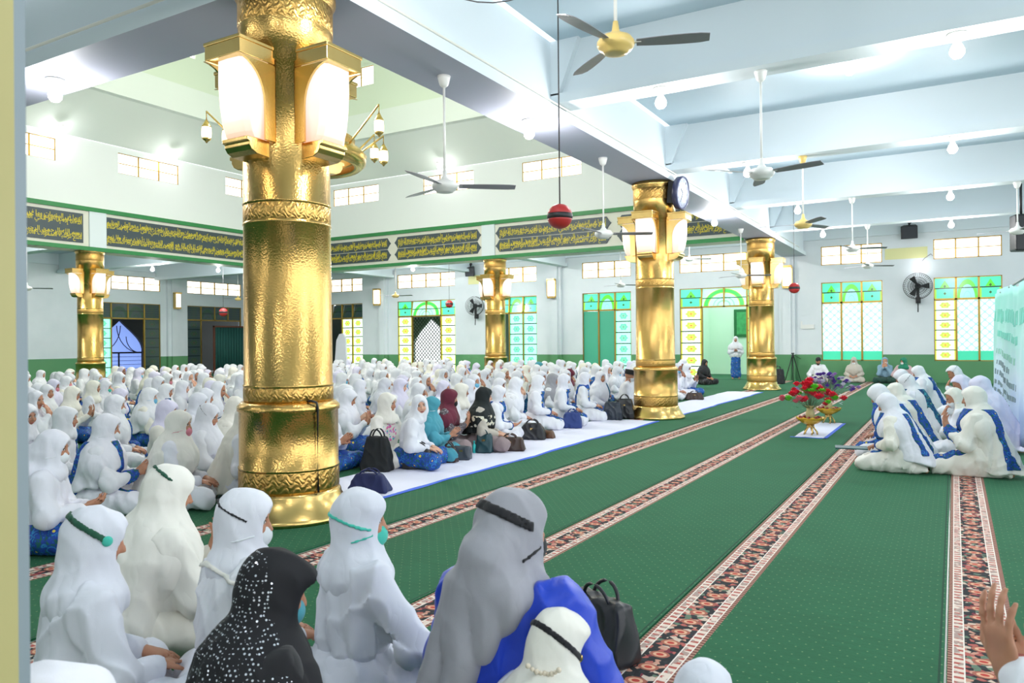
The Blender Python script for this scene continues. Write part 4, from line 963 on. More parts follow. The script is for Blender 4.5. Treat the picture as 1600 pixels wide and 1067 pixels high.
def person_meshes(sp, h=.009):
    """returns {part: (P, Q, hl)} for a person facing local +x, origin on the floor below the pelvis"""
    pose = sp.get('pose', 'cross'); hij = sp.get('hij', 'long'); arms = sp.get('arms', 'lap'); seed = sp.get('seed', 1); fat = sp.get('fat', 1.0); man = sp.get('man', False)
    lean = math.radians(sp.get('lean', 4)); yaw, pit, rol = [math.radians(a) for a in sp.get('head', (0, 8, 0))]
    up = {'cross': 0, 'kneel': .07, 'stand': .74}[pose]
    pel = V3(0, 0, .13+up)
    cl, sl = math.cos(lean), math.sin(lean)
    def L(p):       # lean the upper body about the pelvis
        q = V3(*p)-V3(0, 0, .13); return V3(q[0]*cl+q[2]*sl, q[1], -q[0]*sl+q[2]*cl)+pel
    chest, neck, Hc = L((.01, 0, .43)), L((.0, 0, .60)), L((.028, 0, .745))
    Rh = rot(yaw, pit+lean*.4, rol); 
    def HL(p): return Hc+Rh@V3(*p)
    top = Hc[2]+.16
    ext = .52 if pose != 'stand' else .36
    lo = (-.40 if pose != 'stand' else -.32, -.47*max(1, fat), -.012); hi = (.62 if pose != 'stand' else .42, .47*max(1, fat), top+.03)
    lo = tuple(min(a, b) for a, b in zip(lo, sp.get('lo', lo))); hi = tuple(max(a, b) for a, b in zip(hi, sp.get('hi', hi)))
    G = Grid(lo, hi, h); out = {}; X, Y, Z = G.full()
    fr = 1.0 if h < .009 else 1.12
    # ---- arms: shoulder, elbow, wrist, hand direction, palm normal
    A = {}
    for s, side in ((1, 'l'), (-1, 'r')):
        sh = L((.0, s*.165*fat, .545)); z0 = pel[2]-.13
        if arms == 'lap': el = L((.05, s*.25*fat, .30)); wr = V3(.26, s*.10, z0+.23); dr = V3(.75, -s*.6, -.15); pn = V3(0, 0, -1)
        elif arms == 'lapup': el = L((.05, s*.24*fat, .30)); wr = V3(.27, s*.10, z0+.26); dr = V3(.9, -s*.3, .15); pn = V3(0, -s*.2, 1)
        elif arms == 'pray': el = L((.13, s*.22*fat, .30)); wr = L((.30, s*.075, .44)); dr = V3(.35, -s*.02, .95); pn = V3(-.9, -s*.25, .35)
        elif arms == 'clap': el = L((.12, s*.22*fat, .30)); wr = L((.30, s*.045, .36)); dr = V3(.72, -s*.06, .65); pn = V3(0, -s, 0)
        elif arms == 'face': el = L((.14, s*.18*fat, .34)); wr = L((.20, s*.05, .56)); dr = V3(-.25, -s*.1, .95); pn = V3(-1, -s*.2, 0)
        elif arms == 'knees': el = L((.10, s*.30*fat, .30)); wr = V3(.30, s*.25, z0+.19); dr = V3(.9, s*.1, -.35); pn = V3(0, 0, -1)
        elif arms == 'side': el = L((-.02, s*.24*fat, .32)); wr = L((.03, s*.27*fat, .08)); dr = V3(.1, 0, -1); pn = V3(0, -s, 0)
        elif arms == 'hold': el = L((.06, s*.24*fat, .30)); wr = V3(.27, s*.05, z0+.30); dr = V3(.9, -s*.2, .3); pn = V3(-.2, -s*.6, .8)
        if sp.get('arm_'+side): el, wr, dr, pn = [V3(*q) for q in sp['arm_'+side]]
        A[s] = (sh, el, wr, dr, pn)
    # ---- legs
    LG = {}
    for s in (1, -1):
        if pose == 'cross': LG[s] = (V3(.02, s*.09, .13), V3(.33, s*.275*fat, .105), V3(.24, -s*.04, .065))
        elif pose == 'kneel': LG[s] = (V3(.02, s*.09, .21), V3(.40, s*.13, .085), V3(-.12, s*.10, .055))
        else: LG[s] = (V3(0, s*.09, .86), V3(.02, s*.10, .46), V3(0, s*.11, .07))
    # ---- body: one continuous skin
    B = G.new()
    def he(c, r, k=.02, cut=False): ell(G, B, HL(c), r, k, Rh, cut)
    def hc(a, b, ra, rb, k=.01): cap(G, B, HL(a), HL(b), ra, rb, k)
    ell(G, B, L((0, 0, .36)), (.105, .15*fat, .25), .04); ell(G, B, pel+V3(-.02, 0, 0), (.13, .16, .11), .05)
    cap(G, B, L((0, 0, .54)), HL((-.02, 0, -.05)), .055, .05, .05)
    he((-.012, 0, .022), (.092, .074, .098), .01); he((.020, 0, -.042), (.064, .057, .072), .035); he((.052, 0, -.096), (.022, .024, .018), .02)
    he((.066, .034, -.03), (.022, .022, .024), .02); he((.066, -.034, -.03), (.022, .022, .024), .02)
    he((.086, .031, .006), (.014, .017, .010), .012, True); he((.086, -.031, .006), (.014, .017, .010), .012, True)
    for s in (1, -1): he((.0655, s*.031, .004), (.0145, .0145, .0125), .003); he((.078, s*.026, .026), (.010, .02, .006), .012)
    hc((.083, 0, .012), (.104, 0, -.028), .007, .0115, .012); he((.094, .010, -.033), (.010, .008, .007), .006); he((.094, -.010, -.033), (.010, .008, .007), .006)
    he((.080, 0, -.058), (.012, .024, .0055), .006); he((.078, 0, -.068), (.012, .020, .006), .006)
    if man or hij is None:
        for s in (1, -1): he((-.002, s*.076, -.008), (.020, .010, .032), .008)
    for s in (1, -1):
        sh, el, wr, dr, pn = A[s]
        cap(G, B, sh, el, .045, .036, .04); cap(G, B, el, wr, .036, .024, .02)
        hand(G, B, wr, dr, pn, -s if False else s, sp.get('curl', .35), sp.get('hs', 1.0), fr=fr)
        a, b, c = LG[s]; cap(G, B, a, b, .07, .05, .05); cap(G, B, b, c, .042, .032, .03)
        if pose != 'stand': cap(G, B, c, c+V3(.10 if pose == 'cross' else -.14, -s*.10 if pose == 'cross' else 0, -.01), .032, .026, .03)
        else: cap(G, B, c, c+V3(.14, 0, -.035), .035, .028, .03)
    P, Q = surface(G, B, 1); hl = (P-Hc)@Rh
    out['body'] = (P, Q, hl)
    # ---- robe: torso and sleeves
    R = G.new(); fz = fold(X, Y, Z, sp.get('fa', .0075), seed)
    ell(G, R, L((-.005, 0, .33)), (.14*fat, .185*fat, .27), .05); ell(G, R, L((-.005, 0, .495)), (.10, .178*fat, .085), .07)
    cap(G, R, L((0, 0, .52)), L((.005, 0, .60)), .085, .065, .05)
    for s in (1, -1):
        sh, el, wr, dr, pn = A[s]; wc = wr-nrm(wr-el)*.03
        cap(G, R, sh, el, .066*fat, .070, .09); cap(G, R, el+V3(0, 0, -.02), wc, .070, .046 if sp.get('wide_cuff', True) else .035, .05)
    if hij is None: cap(G, R, L((.06, 0, .62)), HL((.03, 0, -.11)), .03, .02, .01, True)
    # ---- lower garment
    K = G.new()
    if pose == 'stand':
        cap(G, K, V3(0, 0, .84), V3(0, 0, .16), .17*fat, .19, .05); K[:] = np.maximum(K, .05-Z)
    else:
        ell(G, K, pel+V3(-.03, 0, -.01), (.19, .215*fat, .15), .05)
        for s in (1, -1):
            a, b, c = LG[s]; cap(G, K, a, b, .115*fat, .095, .06); cap(G, K, b, c, .088, .065, .05)
            if pose == 'kneel': cap(G, K, c, c+V3(-.12, 0, 0), .06, .04, .04)
        ell(G, K, (.15, 0, .09) if pose == 'cross' else (.10, 0, .11), (.22, .27*fat, .09) if pose == 'cross' else (.30, .22*fat, .12), .06)
        if sp.get('spread_skirt'): ell(G, K, (.05, 0, .03), (.42, .36, .06), .08)
    K += fz*1.4
    tr = np.arctan2(Y, X+.02); dr_ = np.clip((neck[2]-Z)/.3, 0, 1); R += dr_*sp.get('ra', .014)*(1-1.5*np.abs(np.sin(4*tr+1.5*np.sin(4.3*Z+seed*2.)+seed))**.6)
    K[:] = np.maximum(K, -Z); R += fz
    R[:] = np.maximum(R, -Z)
    if sp.get('one_robe', False): R = smin(R, K, .03); out['robe'] = surface(G, R)+(None,)
    else:
        zs = pel[2]+.08
        out['robe'] = (surface2(G, R) if h >= .011 else surface(G, R))+(None,); out['skirt'] = surface2(G, K)+(None,)
        R = np.minimum(R, K)
    # ---- hijab
    C = R
    if hij:
        H = G.new()
        def hh(c, r, k=.03, cut=False): ell(G, H, HL(c), r, k, Rh, cut)
        hh((-.022, 0, .022), (.112, .093, .112), .01); hh((-.01, 0, -.055), (.095, .086, .09), .04); hh((.045, 0, .045), (.055, .068, .062), .04)
        if hij == 'peak': hh((.08, 0, .06), (.045, .05, .035), .03)
        nb = L((-.005, 0, .575))
        cap(G, H, HL((-.015, 0, -.06)), nb+V3(0, 0, -.02), .086, .122, .06)
        if sp.get('bun'): hh((-.105, 0, .01), (.055, .055, .055), .04)
        if hij in ('long', 'peak'):
            ell(G, H, L((.01, 0, .43)), (.19*fat, .278*fat, .21), .09); cap(G, H, L((-.02, 0, .50)), L((-.03, 0, .22)), .15*fat, .235*fat, .06); zc = L((0, 0, sp.get('hem', .24)))[2]
        elif hij == 'cape':      # very long, reaching the floor behind
            ell(G, H, L((.01, 0, .44)), (.20*fat, .25*fat, .20), .08); cap(G, H, L((-.03, 0, .52)), V3(-.14, 0, .06), .15*fat, .23*fat, .06); zc = sp.get('hem', .05)
        elif hij == 'short':
            ell(G, H, L((.012, 0, .515)), (.138*fat, .198*fat, .105), .08); zc = L((0, 0, sp.get('hem', .44)))[2]
        elif hij == 'wrap':
            ell(G, H, L((.01, 0, .575)), (.115, .125, .06), .05); zc = L((0, 0, .50))[2]
        elif hij == 'tail':
            ell(G, H, L((.0, 0, .56)), (.125, .135, .07), .05); cap(G, H, L((-.11, .02, .68)), L((-.215, .13, .12)), .085, .02, .06); cap(G, H, L((-.12, .10, .58)), L((-.215, .17, .28)), .06, .025, .06); cap(G, H, L((-.12, -.06, .57)), L((-.205, .06, .33)), .065, .03, .06); zc = -1
        th = np.arctan2(Y-nb[1], X-nb[0]+.06); drop = np.clip((neck[2]+.04-Z)/.35, 0, 1)
        H += drop*sp.get('da', .018)*(1-1.5*np.abs(np.sin(4.5*th+1.2*np.sin(5*Z+seed)+seed*1.3))**.6)+drop*fz*.6+fold(X, Y, Z, .003, seed+3, 1.15)
        if zc > -1:
            hz = zc+(.035 if hij != 'cape' else sp.get('hemtilt', 0))*np.cos(th*1.0)+.012*np.sin(7*th+seed)
            H[:] = -smin(-H, Z-hz, .015)
            H[:] = np.maximum(H, hz-Z)
        H[:] = np.maximum(H, -Z)
        for s in (1, -1):     # arms come out from under the cloth
            sh, el, wr, dr, pn = A[s]; cap(G, H, (el+wr)*.5, wr+nrm(dr)*.2, .085, .085, .02, True)
        q = HL((.128, 0, -.012)); o_ = sp.get('open', 1.0)
        ell(G, H, q, (.088, .056*o_, .084*o_), .012, Rh, True)
        out['hijab'] = surface(G, H)+(None,)
        C = np.minimum(R, H)
    # local head coordinates for bands and masks
    def hlc():
        x, y, z = X-Hc[0], Y-Hc[1], Z-Hc[2]
        return [Rh[0, i]*x+Rh[1, i]*y+Rh[2, i]*z for i in range(3)]
    for name in sp.get('extra', ()):
        if name == 'mask':
            hx, hy, hz = hlc(); E = d_ell(X, Y, Z, HL((.040, 0, -.058)), (.076, .064, .062), Rh)
            E = np.maximum(np.maximum(E, .030-hx), hz+.012); E = E if sp.get('nostrap') else np.minimum(E, np.maximum(np.maximum(np.abs(C if hij else B)-.007, np.abs(hz+.045-(hx-.05)*.35)-.006), np.maximum(hx-.06, -.03-hx)))
            out['mask'] = surface(G, E)+(None,)
        elif name == 'sash':
            c0, al, wd = sp.get('sash', (.10, .12, .042)); S = np.abs((Y-c0)+(Z-.5-up)*al)-wd
            S = np.maximum(np.maximum(S, np.abs(C-.002)-.011), Z-L((0, 0, .64))[2]); S = np.maximum(S, sp.get('sash_low', .10)-Z)
            Cs = C
            for ax_ in (0, 1, 2)*2: Cs = (np.roll(Cs, 2, ax_)+np.roll(Cs, -2, ax_)+np.roll(Cs, 1, ax_)+np.roll(Cs, -1, ax_)+Cs)/5
            gx, gy, gz = np.gradient(Cs, h); S = np.maximum(S, (np.abs(gy)/(np.sqrt(gx*gx+gy*gy+gz*gz)+1e-6)-.82)*.10); del gx, gy, gz
            if sp.get('sash_front'): S = np.maximum(S, -(X-Hc[0]+.12))
            out['sash'] = surface(G, S)+(None,)
        elif name == 'sashes':       # both ends of a scarf hanging in front
            S = np.minimum(np.abs((Y-.07)+(Z-.5-up)*.10), np.abs((Y+.07)-(Z-.5-up)*.10))-.036
            S = np.maximum(np.maximum(S, np.abs(C-.002)-.011), Z-L((0, 0, .60))[2]); S = np.maximum(S, .12+up*.5-Z); S = np.maximum(S, .02-X)
            out['sash'] = surface(G, S)+(None,)
        elif name == 'collar_lace':
            zc_ = L((0, 0, .52))[2]; S = np.maximum(np.abs(C-.001)-.008, np.abs(Z-zc_+.07*np.cos(np.arctan2(Y, X-.0)))-.010); out['lace_collar'] = surface(G, S)+(None,)
        elif name in ('band', 'thinband'):
            hx, hy, hz = hlc(); t0, sl_, w0 = sp.get('band', (.03, .55, .016)); E = np.maximum(np.abs(C-.002)-.006, np.abs(hz-t0+hx*sl_)-(w0 if name == 'band' else .006)); E = np.maximum(E, hx-sp.get('band_front', .02))
            E = np.maximum(E, np.sqrt(hx**2+hy**2+hz**2)-.17)
            if sp.get('band_side'): E = np.maximum(E, -hy*sp['band_side']-.05)
            out['head_band'] = surface(G, E)+(None,)
    if man:
        kind = sp.get('hat', 'peci')
        T = G.new()
        if kind == 'peci':
            x, y, z = hlc(); T = np.maximum(np.sqrt((x/.108)**2+(y/.088)**2)*.098-.098, np.abs(z-.082)-.045)-.004; out['cap'] = surface(G, T)+(None,)
        elif kind == 'hair':
            ell(G, T, HL((-.022, 0, .034)), (.098, .084, .100), .01, Rh); ell(G, T, HL((.10, 0, -.035)), (.075, .09, .085), .01, Rh, True); T += fold(X, Y, Z, .003, 5, 2.2); out['hair'] = surface(G, T)+(None,)
    return out, dict(Hc=Hc, Rh=Rh, A=A, top=Hc[2]+.134, G=G)

# ------------------------------------------------------------------ materials for people
def mat_skin(name, c, c2):
    t = NT(name); at = t.n('ShaderNodeAttribute', attribute_name='hl'); x, y, z = t.xyz(at.outputs['Vector']); p = t.pos()
    col = t.mix(t.noise(p, 14, 3), c, c2); ay = t.math('ABSOLUTE', y); fr = t.math('GREATER_THAN', x, .045)
    def el(cy, cz, ry, rz, yy=None):
        a = t.math('DIVIDE', t.math('SUBTRACT', yy if yy is not None else ay, cy), ry); b = t.math('DIVIDE', t.math('SUBTRACT', z, cz), rz)
        return t.math('MULTIPLY', t.math('LESS_THAN', t.math('ADD', t.math('MULTIPLY', a, a), t.math('MULTIPLY', b, b)), 1.0), fr)
    col = t.mix(t.math('MULTIPLY', el(.032, .0, .021, .016), .28), col, (c[0]*.5, c[1]*.38, c[2]*.35, 1))
    col = t.mix(t.math('MULTIPLY', el(.030, -.035, .017, .014), .22), col, (c[0]*1.0, c[1]*.62, c[2]*.6, 1))
    col = t.mix(el(.031, .0065, .0165, .0085), col, (.02, .012, .01, 1)); col = t.mix(el(.031, .004, .0145, .0058), col, (.72, .68, .64, 1)); col = t.mix(el(.031, .0045, .0062, .0062), col, (.02, .012, .01, 1))
    col = t.mix(t.math('MULTIPLY', el(.031, .0255, .020, .0038), .8), col, (.03, .02, .015, 1))
    lip = el(0, -.063, .023, .0095, y); col = t.mix(t.math('MULTIPLY', lip, .85), col, (.42, .10, .09, 1)); col = t.mix(el(0, -.0635, .021, .0012, y), col, (.12, .02, .02, 1))
    t.base(col, .5); 
    try: t.b.inputs['Subsurface Weight'].default_value = .08; t.b.inputs['Subsurface Scale'].default_value = .01
    except Exception: pass
    return t.mat
M['skin'] = mat_skin('light brown skin', srgb(196, 142, 112), srgb(176, 120, 92)); M['skin_dark'] = mat_skin('brown skin', srgb(160, 104, 78), srgb(138, 86, 62)); M['skin_fair'] = mat_skin('fair skin', srgb(224, 176, 150), srgb(208, 156, 128))
def mat_cloth(name, c, var=.05, rough=.8, tint=None):
    t = NT(name); p = t.pos(); n = t.noise(p, 5, 3); n2 = t.noise(p, 420, 1)
    oi = t.n('ShaderNodeObjectInfo'); dk = tuple(v*(1-var*2) for v in c[:3])+(1,)
    col = t.mix(n, c, dk); col = t.mix(t.math('MULTIPLY', oi.outputs['Random'], .55 if tint else .0), col, tint or c)
    mp = t.n('ShaderNodeMapping'); mp.inputs['Scale'].default_value = (1, 1, .55); t.set(mp.inputs[0], p); wv = t.noise(mp.outputs[0], 9, 2, 0, .4); rg = t.math('ABSOLUTE', t.math('SUBTRACT', wv, .5))
    t.base(col, rough); t.bump(t.math('ADD', t.math('MULTIPLY', rg, 1.0), t.math('MULTIPLY', n2, .02)), .7, .024)
    try: t.b.inputs['Sheen Weight'].default_value = .15
    except Exception: pass
    return t.mat
M['white'] = mat_cloth('white cotton', srgb(236, 237, 242), .03, .8, srgb(226, 226, 240)); M['cream'] = mat_cloth('cream cotton', srgb(240, 236, 224), .03, .8, srgb(234, 232, 226)); M['lilac'] = mat_cloth('lilac white cotton', srgb(226, 222, 244), .03)
M['offwhite'] = mat_cloth('cool off white cloth', srgb(222, 224, 234), .03); M['grey'] = mat_cloth('grey chiffon', srgb(158, 158, 166), .05); M['royal'] = mat_cloth('royal blue satin', srgb(20, 66, 206), .10, .42)
M['blackcloth'] = mat_cloth('black cloth', srgb(20, 20, 26), .1); M['maroon'] = mat_cloth('maroon cloth', srgb(104, 24, 50), .08); M['teal'] = mat_cloth('teal cloth', srgb(70, 154, 172), .06); M['aqua'] = mat_cloth('aqua mask cloth', srgb(70, 196, 176), .05)
M['pinkmask'] = mat_cloth('pink mask cloth', srgb(226, 140, 156), .03); M['whitemask'] = mat_cloth('white mask cloth', srgb(228, 232, 236), .02); M['sky'] = mat_cloth('light blue mask cloth', srgb(110, 186, 222), .03); M['green'] = mat_cloth('deep green ribbon', srgb(24, 84, 62), .05); M['darkgreen'] = mat_cloth('dark green cloth', srgb(20, 66, 54), .1)
M['beige'] = mat_cloth('beige cloth', srgb(196, 188, 176), .05); M['taupe'] = mat_cloth('taupe cloth', srgb(150, 132, 134), .06); M['lightblue'] = mat_cloth('pale denim blue cloth', srgb(134, 168, 190), .06); M['emerald'] = mat_cloth('emerald cloth', srgb(24, 128, 96), .07); M['pink'] = mat_cloth('dusty pink cloth', srgb(206, 176, 178), .04)
def mat_batik(name, c0, c1, c2, c3, sc=1.0):
    t = NT(name); p = t.pos(); w = t.n('ShaderNodeVectorMath', operation='ADD'); nz = t.noise(p, 6, 2, 1); sb = t.n('ShaderNodeVectorMath', operation='SCALE'); t.set(sb.inputs[0], nz); sb.inputs['Scale'].default_value = .08
    t.set(w.inputs[0], p); t.set(w.inputs[1], sb.outputs[0]); v = t.n('ShaderNodeTexVoronoi'); v.inputs['Scale'].default_value = 17*sc; t.set(v.inputs['Vector'], w.outputs[0])
    d = v.outputs['Distance']; k = t.xyz(v.outputs['Color'])[0]; v2 = t.n('ShaderNodeTexVoronoi'); v2.inputs['Scale'].default_value = 46*sc; t.set(v2.inputs['Vector'], w.outputs[0])
    col = t.ramp(d, [(0, c1), (.16, c1), (.2, c0), (.42, c0), (.46, c2), (.54, c2), (.58, c0)], 'CONSTANT')
    col = t.mix(t.math('LESS_THAN', k, .55), col, t.ramp(v2.outputs['Distance'], [(0, c2), (.2, c0), (.5, c0), (.62, c3)], 'CONSTANT'))
    t.base(col, .7); return t.mat
M['batik'] = mat_batik('blue batik with yellow dots', srgb(20, 66, 160), srgb(226, 206, 70), srgb(40, 130, 190), srgb(20, 96, 90)); M['batik_green'] = mat_batik('blue green batik', srgb(16, 84, 120), srgb(180, 200, 80), srgb(60, 160, 170), srgb(16, 48, 110), 1.2)
M['houndstooth'] = mat_batik('black and white checked cloth', srgb(60, 54, 60), srgb(210, 200, 204), srgb(180, 170, 176), srgb(120, 110, 116), 2.2)
def mat_print(name, base, cols, region):
    """cloth with a printed patch inside an ellipsoid in local coordinates"""
    t = NT(name); p = t.pos(); x, y, z = t.xyz(p); v = t.n('ShaderNodeTexVoronoi'); v.inputs['Scale'].default_value = region[6]; t.set(v.inputs['Vector'], p)
    k = t.xyz(v.outputs['Color'])[0]; c = t.ramp(k, [(i/len(cols), q) for i, q in enumerate(cols)], 'CONSTANT'); c = t.mix(t.math('LESS_THAN', v.outputs['Distance'], region[7]), base, c)
    q = [t.math('DIVIDE', t.math('SUBTRACT', a, region[i]), region[3+i]) for i, a in enumerate((x, y, z))]
    d = t.math('ADD', t.math('ADD', t.math('MULTIPLY', q[0], q[0]), t.math('MULTIPLY', q[1], q[1])), t.math('MULTIPLY', q[2], q[2]))
    t.base(t.mix(t.math('LESS_THAN', d, 1.0), base, c), .8); return t.mat
M['print_white'] = mat_print('cream blouse with pink and aqua print', srgb(238, 234, 226), [srgb(232, 120, 176), srgb(90, 196, 206), srgb(238, 234, 226), srgb(214, 150, 220)], (.16, -.05, .42, .10, .14, .13, 30, .5))
M['black_floral'] = mat_print('black scarf with white flowers', srgb(22, 30, 32), [srgb(232, 228, 210), srgb(22, 30, 32), srgb(222, 214, 190), srgb(22, 30, 32)], (.0, 0, .42, .40, .40, .095, 20, .5))
def mat_rhine():
    t = NT('black scarf with rhinestones'); p = t.pos(); x, y, z = t.xyz(p)
    v = t.n('ShaderNodeTexVoronoi'); v.inputs['Scale'].default_value = 85; v.inputs['Randomness'].default_value = .35; t.set(v.inputs['Vector'], p)
    b = t.n('ShaderNodeTexVoronoi'); b.inputs['Scale'].default_value = 14; b.inputs['Randomness'].default_value = .6; t.set(b.inputs['Vector'], p)
    ring = t.math('SINE', t.math('MULTIPLY', b.outputs['Distance'], 22.0)); st = t.math('MULTIPLY', t.math('LESS_THAN', v.outputs['Distance'], .30), t.math('GREATER_THAN', ring, -.45))
    reg = t.math('LESS_THAN', t.math('ADD', x, t.math('MULTIPLY', t.math('SUBTRACT', z, .5), -.05)), .075)   # back half of the scarf
    m = t.math('MULTIPLY', st, reg); t.base(t.mix(m, srgb(18, 18, 24), srgb(226, 230, 240)), t.math('SUBTRACT', .8, t.math('MULTIPLY', m, .6)), t.math('MULTIPLY', m, .4)); return t.mat
M['rhine'] = mat_rhine()

# ------------------------------------------------------------------ person assembly
PART_NAMES = {'robe': 'robe', 'skirt': 'skirt', 'hijab': 'headscarf', 'mask': 'face_mask', 'sash': 'sash', 'head_band': 'strap', 'cap': 'cap', 'hair': 'hair', 'lace_collar': 'lace_collar'}
DEFM = {'robe': 'white', 'skirt': 'white', 'hijab': 'white', 'mask': 'whitemask', 'sash': 'batik', 'head_band': 'green', 'cap': 'blackcloth', 'hair': 'blackcloth', 'lace_collar': 'cream'}
N_PEOPLE = [0]
def make_person(sp, xy, face, label, group=None, top=None, h=.009, name='person'):
    """xy floor position of the pelvis (or of the head if 'headat'), face = heading in radians"""
    parts, info = person_meshes(sp, h); s = (top/info['top']) if top else 1.0; mt = sp.get('m', {})
    P, Q, hl = parts['body']; me = np_mesh('body', P, Q, [M[sp.get('skin', 'skin')]], hl)
    o = bpy.data.objects.new(name, me); COL.objects.link(o); o.rotation_euler = (0, 0, face); o.scale = (s, s, s)
    off = info['Hc'][:2]*s if sp.get('headat', True) else (0, 0)
    c_, s_ = math.cos(face), math.sin(face); o.location = (xy[0]-(off[0]*c_-off[1]*s_), xy[1]-(off[0]*s_+off[1]*c_), 0)
    tag(o, label, 'person', group)
    for k, v in parts.items():
        if k == 'body' or v[0] is None: continue
        m = np_mesh(PART_NAMES[k], v[0], v[1], [M[mt.get(k, DEFM[k])]]); c = bpy.data.objects.new(PART_NAMES[k], m); COL.objects.link(c); c.parent = o
    for nm, p, r_, mt_ in sp.get('studs', ()):
        q = info['Hc']+info['Rh']@V3(*p); m_ = MB(); m_.sphere((0, 0, 0), r_, n=14, k=8); c = m_.build(nm, M[mt_], o); c.location = tuple(q); c.scale = (1, .45, 1)
    N_PEOPLE[0] += 1
    return o, info, s
MESH_VAR = {}
def dup_person(src, loc, face, s, mats, parts, label, group):
    o = src.copy(); COL.objects.link(o); o.parent = None; o.location = (loc[0], loc[1], 0); o.rotation_euler = (0, 0, face); o.scale = (s, s, s)
    for k in ('label', 'group'):
        if k in o: del o[k]
    tag(o, label, 'person', group)
    def setm(ob, m):      # one mesh per shape and colour, shared by all who wear it
        key = (ob.data.name, m.name)
        if key not in MESH_VAR:
            me = ob.data.copy(); me.materials[0] = m; MESH_VAR[key] = me
        ob.data = MESH_VAR[key]
    setm(o, M[mats.get('body', 'skin')])
    for ch in src.children:
        st = ch.name.split('.')[0]
        key = [k for k, v in PART_NAMES.items() if v == st][0]
        if key in ('mask', 'sash', 'head_band') and key not in parts: continue
        c = ch.copy(); COL.objects.link(c); c.parent = o
        setm(c, M[mats.get(key, DEFM[key])])
    return o
# ------------------------------------------------------------------ named figures, nearest first
RAD = math.radians
def prof(x, y): return math.atan2(x*0+1, 0)-PI/2+math.atan2(-x, y)      # heading at which someone shows her profile, facing right
def PV(u, v, sp, label, X=None, Y=None, face=None, h=.011):
    """figure whose head top is seen at (u, v), standing on the row x = X (or y = Y)"""
    d = F_ + R_*((u-800)/FPX) - U_*((v-533.5)/FPX); t = X/d.x if X is not None else Y/d.y; xy = (d.x*t, d.y*t)
    return make_person(sp, xy, RAD(face) if face is not None else prof(*xy)-RAD(14), label, None, CAM_H+d.z*t, h)[0]
def heading(x, y): return math.atan2(10.8-y, -.3-x)
def P_at(u, v, top, sp, label, face=None, h=.011, turn=0, group=None, name='person'):
    xy = place(u, v, top); f = RAD(face) if face is not None else prof(*xy)-RAD(14)+RAD(turn)
    return make_person(sp, xy, f, label, group, top, h, name)[0]
# foreground women seen from behind
P_at(150, 790, .85, dict(hij='short', arms='lap', head=(-14, 12, 0), extra=('band',), band=(.035, .42, .014), band_front=.03, studs=[('button', (.035, -.092, .020), .020, 'aqua')], seed=11, m=dict(hijab='offwhite', robe='offwhite', skirt='offwhite', head_band='green'), hem=.43), 'woman in lilac white headscarf with a dark green mask strap, nearest the left post', face=72, h=.008)
P_at(265, 725, .88, dict(hij='cape', arms='pray', head=(-16, 12, 0), lean=8, extra=('band',), band=(.06, .50, .010), band_front=-.01, seed=12, hem=.10, m=dict(hijab='cream', robe='cream', skirt='cream', head_band='green')), 'woman in a long cream veil with a short green ribbon at the crown', face=74, h=.009)
P_at(385, 762, .86, dict(hij='wrap', arms='lap', head=(-34, 8, 0), extra=('mask', 'collar_lace', 'thinband'), band=(.02, .35, .006), seed=13, m=dict(head_band='blackcloth')), 'woman in white gown with lace collar and white mask, before the big pillar base', face=72, h=.008)
P_at(430, 857, .82, dict(hij='peak', arms='lap', head=(-20, 14, 0), lean=10, seed=14, nostrap=True, hem=.05, extra=('mask',), m=dict(hijab='rhine', robe='blackcloth', skirt='blackcloth', mask='teal')), 'woman in black headscarf covered with rhinestones', face=72, h=.008)
P_at(565, 762, .86, dict(hij='short', arms='knees', head=(-34, 6, 0), extra=('mask', 'band'), band=(-.01, .20, .008), band_front=.05, seed=15, hem=.40, lean=2, m=dict(mask='aqua', head_band='aqua', hijab='offwhite', robe='offwhite', skirt='offwhite')), 'woman in white headscarf with a turquoise mask tied behind her head', face=70, h=.008)
P_at(803, 760, .98, dict(pose='kneel', hij='tail', arms='lap', head=(-30, 4, 0), lean=0, fat=1.12, extra=('mask', 'band'), band=(.03, .45, .018), band_front=.02, seed=16, m=dict(hijab='grey', robe='royal', skirt='royal', head_band='blackcloth', mask='blackcloth')), 'woman in grey headscarf and royal blue dress', face=88, h=.008)
P_at(872, 950, .66, dict(hij='peak', arms='lap', head=(-24, 16, 0), lean=12, extra=('band',), band=(.0, .42, .014), band_front=.06, studs=[('bead', (.062, -.078, -.026), .014, 'gold_smooth')], seed=17, m=dict(hijab='cream', head_band='blackcloth')), 'woman in white headscarf with black velvet band and pearl brooch, cut off at the bottom', face=88, h=.008)
pos = place(872, 950, .66); br = MB()
for i in range(9):
    a = (i-4)/4*.045; br.sphere((a, -.004*abs(i-4), -.004*(16-(i-4)**2)*.35), .0065 if i % 2 else .008, n=10, k=6)
bro = br.build('pearl_brooch', plain('pearl', srgb(226, 212, 190), .2)); bro.location = (pos[0]+.015, pos[1]-.115, .535); bro.rotation_euler = (0, 0, .2); tag(bro, 'pearl brooch pinned on the back of the bottom woman\'s white headscarf', 'brooch')
P_at(1100, 1030, .66, dict(hij='short', arms='lap', seed=18, m=dict(hijab='offwhite', robe='offwhite', skirt='offwhite')), 'white veiled head peeking up at the bottom edge, right of the black handbag', face=85, h=.008)
P_at(80, 1036, .88, dict(hij='short', arms='lap', seed=19, m=dict(hijab='white')), 'white veiled head at the bottom left corner beside the post', face=75, h=.008)
